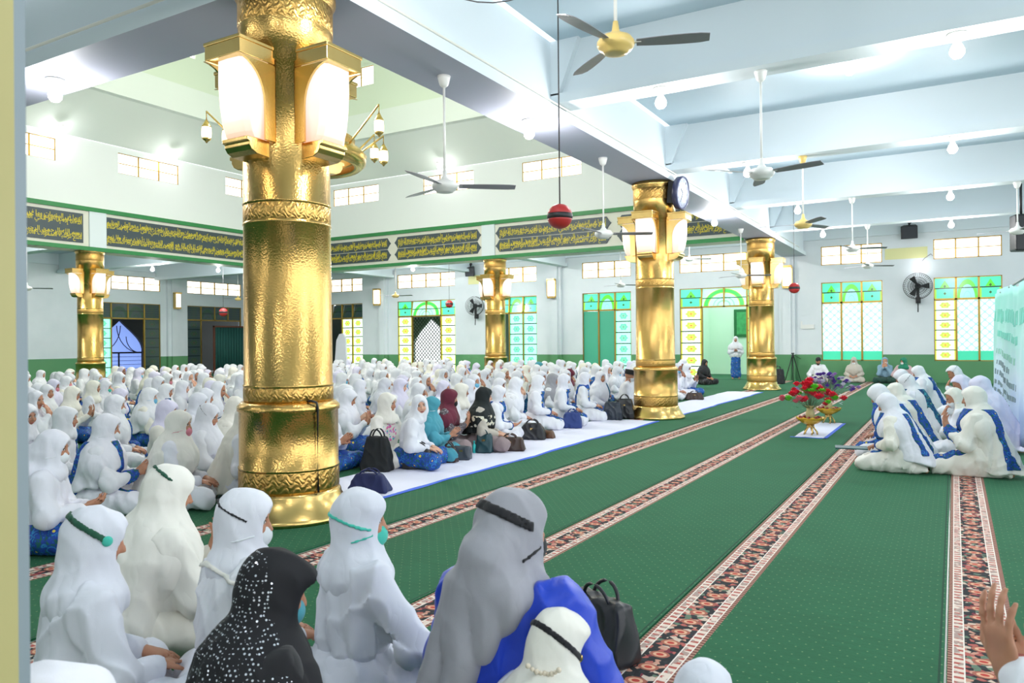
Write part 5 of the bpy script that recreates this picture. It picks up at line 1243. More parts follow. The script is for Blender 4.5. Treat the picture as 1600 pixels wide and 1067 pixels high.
# clapping person whose hands reach in at the lower right
make_person(dict(pose='kneel', hij='long', arms='custom', seed=20, headat=False, wide_cuff=True, curl=.30, hs=1.0, lean=0,
    arm_l=[(.10, .20, .52), (.38, .11, .71), (.22, .10, .95), (-.35, -1, .1)], arm_r=[(.12, -.20, .48), (.37, -.03, .64), (.45, .10, .8), (-.6, .8, .2)], hi=(.74, .5, 1.2), m=dict(skirt='royal')),
    (.485, 1.95), RAD(153), 'person in white sleeves clapping at the lower right corner', None, .95, .006)

# left block, near the post and the big pillar
def crowd_sp(i, **k):
    d = dict(seed=30+i); d.update(k); return d
P_at(84, 671, .86, crowd_sp(1, hij='tail', arms='hold', head=(-8, 10, 0), extra=('mask',), m=dict(skirt='batik')), 'woman with white mask and blue batik sleeve pile, front row by the left post')
P_at(168, 646, .86, crowd_sp(2, hij='long', arms='clap', head=(-5, 8, 0), extra=('mask', 'sash'), sash=(-.08, -.10, .03), m=dict(skirt='white')), 'woman in white mask with clapping hands, left of the pink masked woman')
P_at(281, 640, .87, crowd_sp(3, hij='cape', arms='lap', head=(-5, 6, 0), extra=('mask',), m=dict(hijab='cream', mask='pinkmask')), 'woman with a pink mask left of the big pillar')
P_at(326, 630, .86, crowd_sp(4, hij='cape', arms='lapup', hem=.28, head=(-12, 16, 0), extra=('thinband',), m=dict(skirt='batik', head_band='blackcloth')), 'woman with bowed head and open palms, blue batik lap, beside the big pillar')
P_at(104, 634, .86, crowd_sp(5, hij='wrap', arms='lap', head=(-6, 4, 0), extra=('sash',), m=dict(skirt='batik')), 'bare faced woman with blue sash behind the masked woman by the post')
P_at(181, 616, .88, crowd_sp(6, hij='long', arms='lap', head=(0, 2, 0), extra=('sash', 'mask')), 'tall seated woman with blue sash behind the clapping woman')
P_at(42, 630, .86, crowd_sp(7, hij='short', head=(-38, 8, 0), m=dict(skirt='batik')), 'woman turning her face this way, closest to the left post')
P_at(57, 610, .86, crowd_sp(8, arms='face', head=(-34, 6, 0)), 'woman holding a hand over her mouth near the left post')
P_at(74, 600, .87, crowd_sp(9, head=(-40, 4, 0)), 'woman looking this way just behind the one covering her mouth')
P_at(147, 594, .86, crowd_sp(10, hij='short', head=(-10, 2, 0), m=dict(hijab='cream')), 'upright woman in cream scarf in mid crowd below the far left pillar')
P_at(388, 632, .88, crowd_sp(11, hij='cape', head=(0, 8, 0), m=dict(hijab='cream')), 'woman in cream veil half hidden by the left edge of the big pillar')
# front row beside the runner, from the big pillar to the right
P_at(507, 618, .86, crowd_sp(12, hij='long', arms='clap', head=(10, 16, 0), m=dict(skirt='batik')), 'woman with raised hands half hidden by the right edge of the big pillar', face=10)
PV(545, 607, crowd_sp(13, hij='long', arms='pray', head=(-10, 22, 0), m=dict(skirt='batik')), 'woman looking down with blue batik lap, behind the black backpack', X=-7.0)
PV(606, 613, crowd_sp(14, hij='short', arms='knees', head=(8, 6, 0), hem=.47, m=dict(hijab='cream', robe='print_white', skirt='cream')), 'woman in cream blouse with pink and aqua print', face=4, X=-5.9)
PV(656, 616, crowd_sp(15, hij='wrap', arms='lap', head=(-64, -2, 6), lean=10, m=dict(skirt='batik'), skin='skin_fair'), 'smiling woman in white turning her bare face to the camera', face=25, X=-5.42)
PV(676, 619, crowd_sp(16, hij='long', arms='clap', head=(6, 14, 0), hem=.2, extra=('mask',), m=dict(hijab='teal', robe='teal', skirt='teal')), 'woman in a teal blue veil with white mask', face=30, X=-5.62)
PV(703, 607, crowd_sp(17, hij='long', arms='pray', hem=.34, head=(0, 6, 0), lean=8, extra=('mask',), m=dict(hijab='maroon', robe='houndstooth', skirt='taupe', mask='blackcloth')), 'woman in maroon headscarf with black mask and praying hands', face=28, X=-5.78)
PV(757, 604, crowd_sp(18, hij='long', arms='lap', hem=.27, head=(0, 6, 0), m=dict(hijab='black_floral', robe='beige', skirt='taupe'), skin='skin_fair'), 'woman in black headscarf with white flowers', face=28, X=-5.5)
PV(780, 602, crowd_sp(19, hij='short', arms='lapup', head=(0, 12, 0), extra=('mask', 'sash'), sash=(-.09, -.10, .03)), 'woman with white mask and blue sash behind the black floral scarf', face=25, X=-5.75)
PV(807, 589, crowd_sp(20, hij='long', arms='lap', head=(-4, 14, 0), lean=10, spread_skirt=True), 'kneeling woman all in white with her back bent, right of the floral scarf', face=35, X=-6.2)
PV(842, 585.5, crowd_sp(21, pose='kneel', hij='wrap', arms='lap', head=(-10, 8, 0), extra=('mask', 'sashes')), 'kneeling woman with blue scarf ends on her chest, left of the blue bag', face=25, X=-6.0)
PV(882, 583.5, crowd_sp(22, pose='kneel', hij='wrap', arms='lap', head=(0, 8, 0), extra=('mask', 'sashes')), 'kneeling woman with blue scarf behind the blue bag', face=20, X=-5.9)
PV(915, 581, crowd_sp(23, pose='kneel', hij='wrap', arms='lap', head=(0, 6, 0), extra=('sash',), sash=(-.09, .10, .032)), 'kneeling woman with a narrow blue sash, right of the blue bag', face=20, X=-5.9)
PV(984, 577, dict(man=True, hij=None, hat='peci', arms='lap', head=(0, 6, 0), lean=8, seed=60, extra=('mask',), m=dict(skirt='white')), 'man in white shirt and black cap by the middle gold pillar', face=15, X=-5.8)
PV(890, 576, crowd_sp(25, hij='short', head=(0, 30, 0), m=dict(hijab='maroon')), 'bowed woman in a rust red headscarf behind the women with blue scarves', h=.012, X=-7.4)
PV(932, 570, crowd_sp(26, hij='short', head=(-20, 14, 0), extra=('sash',), m=dict(robe='batik', skirt='batik')), 'woman in blue batik dress leaning forward left of the man in the black cap', h=.012, face=15, X=-7.2)
PV(864, 583, crowd_sp(27, hij='long', m=dict(hijab='grey')), 'woman in a grey headscarf between the women with blue scarves', h=.012, X=-6.6)
PV(1068, 561, crowd_sp(28, hij='wrap', arms='lap', extra=('sashes',), m=dict(skirt='batik')), 'woman with blue scarf just right of the middle gold pillar', h=.012, face=20, X=-7.2)
PV(1101, 561, crowd_sp(29, hij='long', m=dict(hijab='blackcloth', robe='blackcloth', skirt='blackcloth')), 'dark clothed woman in black veil seated by the open door', h=.012, face=-20, X=-7.2)

# kneeling women on the right, facing left; nearer column then the column behind
RG = 'women kneeling in prayer beside the flowers'
PV(1385, 614, dict(pose='kneel', hij='cape', arms='lap', head=(8, 22, 0), lean=14, seed=41, hem=.22, hemtilt=.12, extra=('sash',), sash=(.085, .14, .034), sash_low=.22, m=dict(skirt='cream', robe='cream', hijab='white')), 'nearest kneeling woman of the left column, white veil and blue sash', face=172, h=.009, Y=9.35)
PV(1372, 600, dict(pose='kneel', hij='cape', arms='lap', head=(0, 30, 0), lean=22, seed=42, extra=('sash',), sash=(.09, .12, .04)), 'kneeling woman second from the front of the left column, head stretched forward', face=178, h=.01, Y=10.25)
PV(1398, 598, dict(pose='kneel', hij='cape', arms='lap', head=(0, 20, 0), lean=18, seed=43, extra=('sash',), sash=(.09, .14, .052), m=dict(hijab='cream', sash='batik')), 'kneeling woman with a broad blue sash down her back, middle of the left column', face=176, h=.01, Y=11.3)
PV(1416, 584, dict(pose='kneel', hij='cape', arms='lap', head=(0, 22, 0), lean=16, seed=44, extra=('sash', 'thinband'), band=(.02, .5, .006), sash=(.09, .12, .045), m=dict(sash='batik_green', head_band='blackcloth')), 'kneeling woman with green blue sash and a black clip on her veil', face=178, h=.01, Y=13.2)
PV(1408, 577, dict(pose='kneel', hij='cape', arms='lap', head=(0, 28, 0), lean=18, seed=45), 'bowing woman at the far end of the left column', face=180, h=.012, Y=14.8)
PV(1434, 571, dict(pose='kneel', hij='cape', arms='lap', head=(0, 22, 0), lean=16, seed=46, extra=('sash',), sash=(.09, .12, .045)), 'tallest woman at the far end of the left column, blue sash', face=180, h=.012, Y=17.3)
PV(1520, 603, dict(pose='kneel', hij='cape', arms='pray', head=(10, 8, 0), lean=6, seed=47, fat=.98, extra=('sash',), sash=(.10, .13, .042), m=dict(hijab='cream', robe='cream', skirt='cream')), 'nearest kneeling woman of the right column, hands raised in prayer, cream veil and blue sash', face=172, h=.008, Y=9.45)
PV(1490, 606, dict(pose='kneel', hij='short', arms='face', head=(6, 22, 0), lean=16, seed=48, extra=('mask',), m=dict(hijab='cream', skirt='white')), 'woman in cream scarf with face lowered into her hands, right column', face=176, h=.009, Y=10.7)
PV(1530, 587, dict(pose='kneel', hij='cape', arms='pray', head=(0, 18, 0), lean=14, seed=49, m=dict(hijab='lilac', robe='lilac', skirt='lilac')), 'woman in a long lilac white veil behind the nearest one of the right column', face=176, h=.009, Y=11.5)
PV(1500, 586, dict(pose='kneel', hij='cape', arms='face', head=(0, 26, 0), lean=20, seed=50, m=dict(hijab='lilac')), 'bowing woman in lilac white veil in the middle of the right column', face=178, h=.01, Y=12.7)
PV(1490, 571, dict(pose='kneel', hij='cape', arms='face', head=(0, 26, 0), lean=20, seed=51, extra=('thinband',), band=(.02, .5, .006), m=dict(head_band='blackcloth')), 'farthest kneeling woman of the right column, dark pin on her veil', face=178, h=.012, Y=16.2)

# people along the far wall, facing the room
def by_wall(x, y, sp, label, face=-90, top=.86, h=.011): return make_person(sp, (x, y), RAD(face), label, None, top, h)[0]
by_wall(-4.05, 27.8, dict(man=True, hij=None, hat='hair', arms='knees', head=(25, 38, 0), lean=14, seed=61, wide_cuff=False, extra=('mask',), m=dict(skirt='beige', mask='blackcloth')), 'man in white shirt with black mask cross legged against the far wall')
by_wall(-2.95, 28.0, dict(hij='long', arms='lap', head=(0, 22, 0), seed=62, extra=('mask',), m=dict(hijab='beige', robe='beige', skirt='beige')), 'woman in pale beige veil seated alone under the green window')
by_wall(-2.0, 28.0, dict(hij='short', arms='face', head=(30, 8, 0), seed=63, extra=('mask',), m=dict(hijab='lightblue', robe='lightblue', skirt='darkgreen')), 'woman in pale blue with dark green skirt against the far wall')
by_wall(-1.45, 27.9, dict(hij='short', arms='knees', head=(-38, 14, 0), seed=64, extra=('mask',), m=dict(hijab='emerald', robe='pink', skirt='darkgreen')), 'woman in emerald scarf and pink blouse at the right end of the far wall group')
make_person(dict(pose='stand', hij='long', arms='lapup', head=(0, 4, 0), seed=65, hem=.05, headat=False, arm_l=[(.06, .22, 1.02), (.2, .05, 1.06), (.8, -.5, .2), (0, 0, 1)], arm_r=[(.06, -.22, 1.02), (.2, -.05, 1.06), (.8, .5, .2), (0, 0, 1)], m=dict(skirt='batik')),
    (-7.12, 28.9), RAD(-75), 'woman in white veil and blue skirt standing in the open doorway', None, 1.62, .013)

# ------------------------------------------------------------------ the seated crowd
PR = []
pm = [dict(hij='long', arms='lap', head=(0, 10, 0), extra=('mask', 'sash')), dict(hij='short', arms='pray', head=(0, 12, 0), extra=('mask', 'sash')), dict(hij='long', arms='lap', head=(-26, 4, 0), extra=('mask', 'sash')),
      dict(hij='long', arms='lapup', head=(8, 24, 0), extra=('mask', 'sash')), dict(hij='short', arms='lap', head=(22, 6, 0), extra=('mask', 'sash')), dict(hij='long', arms='face', head=(-10, 16, 4), extra=('mask', 'sash')),
      dict(hij='wrap', arms='lap', head=(-12, 6, 0), extra=('mask', 'sashes')), dict(hij='peak', arms='clap', head=(-4, 8, -3), extra=('mask', 'sash'), sash=(-.10, -.12, .035))]
taken = [(o.location.x, o.location.y) for o in COL.objects if o.name.startswith('person') and o.parent is None]
lite = np.random.RandomState(5)
EXPL = [(52, 671, .86), (113, 620, .86), (129, 624, .85), (114, 603, .85), (84, 592, .85), (104, 587, .86), (122, 592, .84), (63, 591, .86), (262, 624, .86), (237, 618, .86), (311, 613, .86), (322, 606, .85), (286, 594, .86), (331, 594, .86), (260, 599, .85), (234, 605, .86),
        (361, 603, .86), (369, 619, .87), (636, 611, .86), (581, 608, .86), (655, 598, .86), (615, 600, .85), (563, 592, .86), (694, 594, .86), (602, 590, .85), (652, 589, .85), (673, 588, .85), (741, 584, .90), (715, 584, .86), (722, 598, .85), (762, 589, .84), (781, 590, .84)]
slots = [place(u, v, t)+(t,) for u, v, t in EXPL]
for r in range(17):
    x = -6.1-.93*r
    for k in range(60):
        y = 3.2+.66*k+(.33 if r % 2 else 0)
        if y > 23.6: break
        slots.append((x+lite.uniform(-.13, .13), y+lite.uniform(-.12, .12), .86+lite.uniform(-.04, .04)))
def proj(x, y, z):
    d = Vector((x, y, z-CAM_H)); w = d.dot(F_); return (800+FPX*d.dot(R_)/w, 533.5-FPX*d.dot(U_)/w, w)
keep = []
for i, (x, y, t) in enumerate(slots):
    u, v, w = proj(x, y, t)
    if w < 4 or u < 18 or u > 1075: continue
    if 402 < u < 500 and w < 8.2: continue        # the big pillar itself
    if i >= len(EXPL):
        if v > 607 or (u < 400 and v > 613): continue
        if u > 1000 and y < 15: continue
        if 1003 < u < 1052 and y > 14.2: continue
        if min((x-a)**2+(y-b)**2 for a, b in [(PX-PS, PY+2*PS), (PX-PS*2, PY+PS)]) < .7**2: continue
        if x < -16 and y < 9.5: continue
        if any((x-a)**2+(y-b)**2 < .64**2 for a, b in taken): continue
    if any((x-a)**2+(y-b)**2 < .50**2 for a, b in taken): continue
    taken.append((x, y)); keep.append((x, y, t, u, v, w))
keep.sort(key=lambda q: q[5]); keep = keep[:298]
ORD = ['first', 'second', 'third', 'fourth', 'fifth', 'sixth', 'seventh', 'eighth', 'ninth', 'tenth', 'eleventh', 'twelfth', 'thirteenth', 'fourteenth', 'fifteenth', 'sixteenth', 'seventeenth', 'eighteenth', 'nineteenth', 'twentieth', 'twenty first', 'twenty second', 'twenty third', 'twenty fourth', 'twenty fifth', 'twenty sixth', 'twenty seventh', 'twenty eighth', 'twenty ninth', 'thirtieth', 'thirty first', 'thirty second', 'thirty third', 'thirty fourth', 'thirty fifth']
for i, q in enumerate(pm):
    q['seed'] = 80+i; o, info, s = make_person(q, (0, -20-i), 0, 'p', None, None, .0135); PR.append((o, info))
def side_of(u): return 'left of big pillar' if u < 430 else 'right of big pillar'
rows = {}
for q in keep:
    r = max(1, int(round((-5.2-q[0])/.93))); rows.setdefault((r, q[3] < 430), []).append(q)
for (r, left), qs in rows.items():
    qs.sort(key=lambda q: -q[3] if left else q[3])
    for j, (x, y, t, u, v, w) in enumerate(qs):
        pi = lite.randint(0, len(PR)); hc_ = ['white', 'white', 'white', 'cream', 'lilac', 'offwhite'][lite.randint(0, 6)]
        if lite.rand() < .02: hc_ = ['teal', 'beige', 'grey'][lite.randint(0, 3)]
        mk = lite.rand() < .42; sa = lite.rand() < .38; mc = ['whitemask', 'whitemask', 'whitemask', 'sky', 'pinkmask', 'aqua', 'blackcloth'][lite.randint(0, 7)]
        bt = lite.rand() < .4; sk = ['skin', 'skin', 'skin_dark', 'skin_fair'][lite.randint(0, 4)]
        src, info = PR[pi]; f = prof(x, y)+RAD(-17+lite.uniform(-14, 14)); s = t/info['top']
        cn = {'white': 'white', 'cream': 'cream', 'lilac': 'lilac', 'offwhite': 'greyish', 'teal': 'teal', 'beige': 'beige', 'grey': 'grey'}[hc_]
        mn = {'whitemask': 'white', 'sky': 'blue', 'pinkmask': 'pink', 'aqua': 'turquoise', 'blackcloth': 'black'}[mc]
        if True:
            lab = 'woman in %s veil%s, %s row back, %s %s' % (cn, ', '+mn+' mask' if mk else '', ORD[r-1], ORD[j], side_of(u)); gr = 'women seated in the crowd'
        else:
            lab = 'woman in %s veil far back in the crowd, %s' % (cn, side_of(u)); gr = '%s veiled women at the back %s' % (cn, side_of(u))
        ex = (('mask',) if mk else ())+(('sash',) if sa else ())
        c = dup_person(src, (x-info['Hc'][0]*s*math.cos(f), y-info['Hc'][0]*s*math.sin(f)), f, s, dict(body=sk, hijab=hc_, robe='white' if lite.rand() < .8 else 'cream', skirt='batik' if bt else 'white', mask=mc, sash='batik' if lite.rand() < .7 else 'batik_green'), ex, lab, gr)
for o, info in PR:
    for c in list(o.children): bpy.data.objects.remove(c)
    bpy.data.objects.remove(o)
# drop unused shapes
import gc
for me in [m for m in bpy.data.meshes if m.users == 0]: bpy.data.meshes.remove(me)
gc.collect()
# ------------------------------------------------------------------ bags
def soft_bag(u, v, size, mat, label, rz=0, slump=.2, handle=True, clasp=True, name='handbag', xy=None, h=.009, lie=0):
    """sagging leather bag sitting on the floor, front bottom seen at (u, v)"""
    w, d, ht = size; x, y = xy or place(u, v, 0.0); n = math.hypot(x, y); x += x/n*d*.5; y += y/n*d*.5
    G = Grid((-w*.62, -d*.75-.05, -.01), (w*.62, d*.75+.05, ht*1.12), h); X, Y, Z = G.full()
    zz = np.clip(Z/ht, 0, 1.1); a = w/2*(1-slump*zz**1.6); b = d/2*(1-.55*zz**1.4)+.004
    qx = np.abs(X)-a+.03; qy = np.abs(Y+0*X)-b+.025; qz = np.abs(Z-ht*.5)-ht*.5+.03+.03*np.cos(X/w*5)*0
    q = np.maximum(qx, 0)**2+np.maximum(qy, 0)**2+np.maximum(qz, 0)**2
    D = np.sqrt(q)-.028+np.minimum(np.maximum(np.maximum(qx, qy), qz), 0)
    D = D+fold(X, Y, Z, .006, int(w*100)+int(ht*100), 1.1); D = np.maximum(D, -Z)
    D = np.maximum(D, Z-ht*(1-.18*np.cos(X/w*4.5)*lie))
    P, Q = surface(G, D.astype(f32), 1); o = bpy.data.objects.new(name, np_mesh(name, P, Q, [mat])); COL.objects.link(o); o.location = (x, y, 0); o.rotation_euler = (0, 0, rz); tag(o, label, 'bag')
    if handle:
        for s in (-1, 1):
            pts = [(w*.22*math.cos(t)*1.0, s*d*.14+.02*s*math.sin(t), ht*.86+ht*.34*math.sin(t)) for t in [i*PI/12 for i in range(13)]]
            MB().tube(pts, .009, 6).build('handle', mat, o)
    if clasp:
        MB().box((-.022, -d/2*.62-.014, ht*.60), (.022, -d/2*.62-.002, ht*.72)).build('clasp', M['gold_smooth'], o)
    return o
def leather(name, c, r=.4): return plain(name, c, r, 0, .08, 20)
LB, LBR, LNV = leather('black leather', srgb(30, 32, 38)), leather('dark brown leather', srgb(58, 40, 36)), leather('navy fabric', srgb(28, 38, 86), .7)
face_cam = 25
soft_bag(940, 1035, (.40, .17, .28), LB, 'black handbag with gold buckles on the carpet beside the blue dressed woman', rz=RAD(-25), h=.007)
soft_bag(590, 738, (.36, .20, .40), leather('matt black nylon', srgb(24, 28, 30), .8), 'black backpack standing before the woman with the printed blouse', rz=RAD(15), slump=.35, clasp=False, name='backpack')
soft_bag(578, 772, (.42, .20, .19), LNV, 'navy blue soft bag lying at the near end of the white runner', rz=RAD(20), slump=.4, clasp=False)
soft_bag(655, 735, (.40, .18, .26), LB, 'black handbag on the runner before the smiling woman', rz=RAD(25), slump=.45)
soft_bag(702, 724, (.22, .14, .20), LBR, 'small dark brown handbag between the black handbag and the grey bag', rz=RAD(20), slump=.3)
soft_bag(722, 720, (.24, .16, .18), leather('slate grey leather', srgb(66, 74, 84)), 'slate grey boxy bag in front of the maroon scarf woman', rz=RAD(20), slump=.1, handle=False)
soft_bag(757, 709, (.24, .16, .26), leather('dark teal leather', srgb(28, 66, 74)), 'dark teal bag with a turquoise spray bottle hooked on it', rz=RAD(20), slump=.2)
soft_bag(797, 706, (.42, .20, .19), LBR, 'wide dark brown bag in front of the black floral scarf woman', rz=RAD(25), slump=.2)
soft_bag(832, 688, (.42, .24, .25), LB, 'shiny black leather bag on the edge of the white runner', rz=RAD(20), slump=.4)
soft_bag(855, 686, (.26, .16, .13), leather('brown leather', srgb(92, 60, 40)), 'small brown bag lying right of the shiny black bag', rz=RAD(10), slump=.4, handle=False)
soft_bag(894, 670, (.34, .26, .27), leather('blue fabric', srgb(38, 60, 122), .7), 'blue cloth bag between the kneeling women with blue scarves', rz=RAD(20), slump=.3, clasp=False)
soft_bag(958, 657, (.36, .26, .34), leather('dark slate leather', srgb(34, 44, 58)), 'dark slate bag left of the middle gold pillar', rz=RAD(20), slump=.2)
soft_bag(976, 655, (.40, .24, .38), LB, 'big black bag touching the base of the middle gold pillar', rz=RAD(15), slump=.35)
soft_bag(940, 636, (.36, .24, .28), leather('worn brown leather', srgb(82, 58, 54)), 'worn brown bag behind the dark slate bag', rz=RAD(30), slump=.4)
soft_bag(1085, 625, (.46, .2, .18), LBR, 'dark bag on the runner edge right of the middle gold pillar', rz=RAD(20), slump=.3)
soft_bag(212, 792, (.36, .18, .22), leather('black embroidered cloth', srgb(34, 26, 28), .8), 'black embroidered bag on the floor left of the cream veiled woman', rz=RAD(40), slump=.3, clasp=False)
soft_bag(350, 765, (.26, .16, .18), leather('tan leather', srgb(120, 92, 50)), 'tan leather bag on the floor beside the big pillar', rz=RAD(40), slump=.3)
soft_bag(1216, 600, (.4, .3, .5), leather('black rucksack cloth', srgb(30, 34, 38), .8), 'black rucksack against the far wall right of the far right pillar', slump=.2, clasp=False, name='backpack')
sp_ = MB(); sp_.lathe([(.022, 0), (.022, .11), (.010, .125), (.010, .15), (.013, .15), (.013, .165)], n=12); so = sp_.build('spray_bottle', plain('turquoise plastic', srgb(50, 190, 186), .3)); x_, y_ = place(741, 706, .02); so.location = (x_, y_, .0); tag(so, 'turquoise spray bottle beside the dark teal bag', 'bottle')
# paper and folders
def flat(u, v, w, d, rz, mat, label, name='sheet_of_paper', z=.003, cat='paper', t=.004):
    x, y = place(u, v, z); o = MB().box((-w/2, -d/2, 0), (w/2, d/2, t)).build(name, mat); o.location = (x, y, z); o.rotation_euler = (0, 0, rz); tag(o, label, cat); return o
paper = plain('white paper', srgb(236, 238, 240), .6, 0, .01)
flat(328, 770, .30, .21, RAD(60), paper, 'white paper on the carpet left of the big pillar')
flat(1462, 694, .30, .20, RAD(10), paper, 'white sheet on the carpet between the two kneeling columns')
fo = flat(1322, 694, .30, .21, RAD(8), plain('dark green folder', srgb(22, 74, 78), .5), 'thin dark green song folder held by the nearest kneeling woman', 'folder', .30, 'folder', .012); x_, y_ = place(1330, 700, .34); fo.location = (x_, y_, .34)
fo = flat(1440, 718, .26, .2, RAD(15), plain('blue folder', srgb(40, 90, 190), .5), 'blue folder lying beside the middle kneeling women', 'folder', .003, 'folder', .01)

# ------------------------------------------------------------------ white runner and table mat
M['runner'] = plain('white runner cloth', srgb(232, 232, 250), .75, 0, .03, 2); M['edging'] = plain('blue edging', srgb(66, 106, 220), .7, 0, .05, 8)
def wavy_strip(name, x0, x1, y0, y1, z, n, mat, parent=None, amp=.02, xf=None):
    m = MB(); vs = []; fs = []; k = 9
    for j in range(n+1):
        y = y0+(y1-y0)*j/n
        for i in range(k):
            t = i/(k-1); x = x0+(x1-x0)*t+amp*(math.sin(y*1.7)+.5*math.sin(y*5.3+1))*(1)+(.004*math.sin(y*9+i))
            vs.append((x, y, z+.004*(1+math.sin(y*6+i*1.3+math.sin(y*2.3)*2))*(1 if 0 < i < k-1 else .1)))
    for j in range(n):
        for i in range(k-1): fs.append((j*k+i, j*k+i+1, (j+1)*k+i+1, (j+1)*k+i))
    return m.add(vs, fs, 0, True).build(name, mat, parent)
ru = wavy_strip('runner', -5.75, -4.68, 5.35, 13.2, .003, 90, M['runner']); tag(ru, 'long white cloth runner with blue edge laid before the front row', 'runner')
wavy_strip('edging', -4.68, -4.62, 5.35, 13.2, .004, 90, M['edging'], ru)
ru = wavy_strip('runner', -5.60, -4.66, 14.5, 21.8, .003, 70, M['runner']); tag(ru, 'white cloth runner continuing behind the middle gold pillar', 'runner')
wavy_strip('edging', -4.66, -4.60, 14.5, 21.8, .004, 70, M['edging'], ru)
mt = wavy_strip('floor_mat', -2.10, -1.66, 11.95, 14.2, .002, 30, M['runner'], None, .004); tag(mt, 'white cloth mat with blue edge under the two flower vases', 'mat')
MB().box((-2.14, 11.90, .001), (-1.63, 11.95, .006)).box((-1.68, 11.90, .001), (-1.63, 14.2, .006)).build('edging', M['edging'], mt)

# ------------------------------------------------------------------ flowers in gold footed bowls
def flower_stand(x, y, sc, label, kind):
    r = empty('flower_vase', (x, y, .008), 0, label, 'flower arrangement', 'flower vases on the white mat'); r.scale = (sc, sc, sc)
    b = MB()
    for k in range(5):
        a = k*2*PI/5; b.tube([(.12*math.cos(a), .12*math.sin(a), .0), (.11*math.cos(a+.2), .11*math.sin(a+.2), .05), (.055*math.cos(a+.4), .055*math.sin(a+.4), .13), (.06*math.cos(a+.5), .06*math.sin(a+.5), .18)], [.018, .016, .014, .016], 8)
    b.lathe([(.03, .12), (.075, .135), (.05, .15), (.05, .175), (.09, .19)], n=20); b.build('foot', M['gold_smooth'], r)
    cu = MB(); n = 20; vs = []; fs = []
    for j, (rr, z) in enumerate([(.05, .175), (.13, .20), (.21, .26), (.245, .31), (.235, .31), (.20, .27), (.12, .22), (.02, .20)]):
        for i in range(n*2):
            a = PI*i/n; k = 1+.07*math.cos(a*10)*(j > 1 and j < 6); vs.append((rr*k*math.cos(a), rr*k*math.sin(a), z+.012*math.cos(a*10)*(2 < j < 6)))
    for j in range(7):
        for i in range(n*2): fs.append((j*2*n+i, j*2*n+(i+1) % (2*n), (j+1)*2*n+(i+1) % (2*n), (j+1)*2*n+i))
    cu.add(vs, fs, 0, True).build('petal_bowl', plain('yellow gold lacquer', srgb(226, 176, 48), .25, .5, .1), r)
    rd = random.Random(3 if kind == 'red' else 9)
    for k in range(8):
        a = k*PI/4; MB().sphere((.17*math.cos(a), .17*math.sin(a), .30), .034, n=12, k=8).build('fruit', plain('dark red fruit', srgb(140, 40, 34), .3) if 'fr' not in M else M['fr'], r)
    MB().lathe([(.05, .22), (.075, .30), (.08, .38), (.06, .45), (.075, .50), (.095, .52)], n=20).build('vase', plain('pale gold vase', srgb(222, 206, 150), .3, .3), r)
    st = MB(); heads = []
    cols = ['rose_red', 'rose_red', 'rose_pink', 'rose_red', 'leaf_bright'] if kind == 'red' else ['violet', 'violet_pale', 'blossom_white', 'violet']
    for k in range(58 if kind == 'red' else 76):
        a = rd.uniform(0, 2*PI); e = rd.uniform(.02, 1)**.75*1.3; rr = .60*math.sin(e)*rd.uniform(.6, 1.05); z = .52+.44*math.cos(e)*rd.uniform(.5, 1.05)
        if kind != 'red': z += .06; rr *= 1.12
        p = (rr*math.cos(a), rr*math.sin(a), z); st.tube([(.03*math.cos(a), .03*math.sin(a), .45), (rr*.4*math.cos(a), rr*.4*math.sin(a), .45+(z-.45)*.65), p], .004, 4); heads.append((p, cols[k % len(cols)]))
    st.build('stems', M['stem'], r)
    for p, c in heads:
        m = MB(); R0 = (.078 if kind == 'red' else .055)*rd.uniform(.75, 1.15)
        for q in range(3):
            rq = R0*(1-.26*q); npt = 5
            for t in range(npt):
                a = 2*PI*(t/npt+.1*q); ca, sa = math.cos(a), math.sin(a); w = rq*.62
                pv = [(p[0]+ca*rq*.15, p[1]+sa*rq*.15, p[2]-R0*.5), (p[0]+ca*rq*.8-sa*w, p[1]+sa*rq*.8+ca*w, p[2]+R0*(.1+.22*q)), (p[0]+ca*rq*1.05, p[1]+sa*rq*1.05, p[2]+R0*(.35+.22*q)), (p[0]+ca*rq*.8+sa*w, p[1]+sa*rq*.8-ca*w, p[2]+R0*(.1+.22*q)), (p[0]+ca*rq*.45, p[1]+sa*rq*.45, p[2]+R0*(.0+.2*q))]
                m.add(pv, [(0, 4, 1), (0, 3, 4), (4, 2, 1), (4, 3, 2)], 0, True)
        m.sphere((p[0], p[1], p[2]), R0*.45, n=8, k=5); m.build('flower_head' if c != 'leaf_bright' else 'green_bloom', M[c], r)
    lf = MB()
    for k in range(26):
        a = rd.uniform(0, 2*PI); rr = rd.uniform(.12, .40); z = rd.uniform(.42, .72); L = .09; ca, sa = math.cos(a), math.sin(a); p = Vector((rr*ca, rr*sa, z)); d = Vector((ca, sa, rd.uniform(-.6, .6)))*L; w = Vector((-sa, ca, 0))*.02
        lf.add([p, p+d*.5+w, p+d, p+d*.5-w, p+d*.5+Vector((0, 0, .008))], [(0, 4, 1), (1, 4, 2), (2, 4, 3), (3, 4, 0)], 0, True)
    lf.build('leaves', M['leaf'] if kind == 'red' else M['blossom_white'], r)
    return r
M['rose_pink'] = plain('pink silk petals', srgb(240, 120, 140), .6); M['rose_red'] = plain('red silk petals', srgb(232, 44, 70), .6, 0, .1, 20); M['leaf_bright'] = plain('bright green petals', srgb(112, 214, 60), .6, 0, .1); M['violet'] = plain('violet petals', srgb(112, 72, 178), .6, 0, .1); M['violet_pale'] = plain('pale violet petals', srgb(190, 150, 210), .6, 0, .1); M['blossom_white'] = plain('white blossom', srgb(224, 220, 232), .6)
M['stem'] = plain('grey green stems', srgb(120, 150, 120), .6); M['leaf'] = plain('green leaves', srgb(60, 140, 70), .6); M['fr'] = plain('dark red fruit', srgb(150, 44, 38), .3)
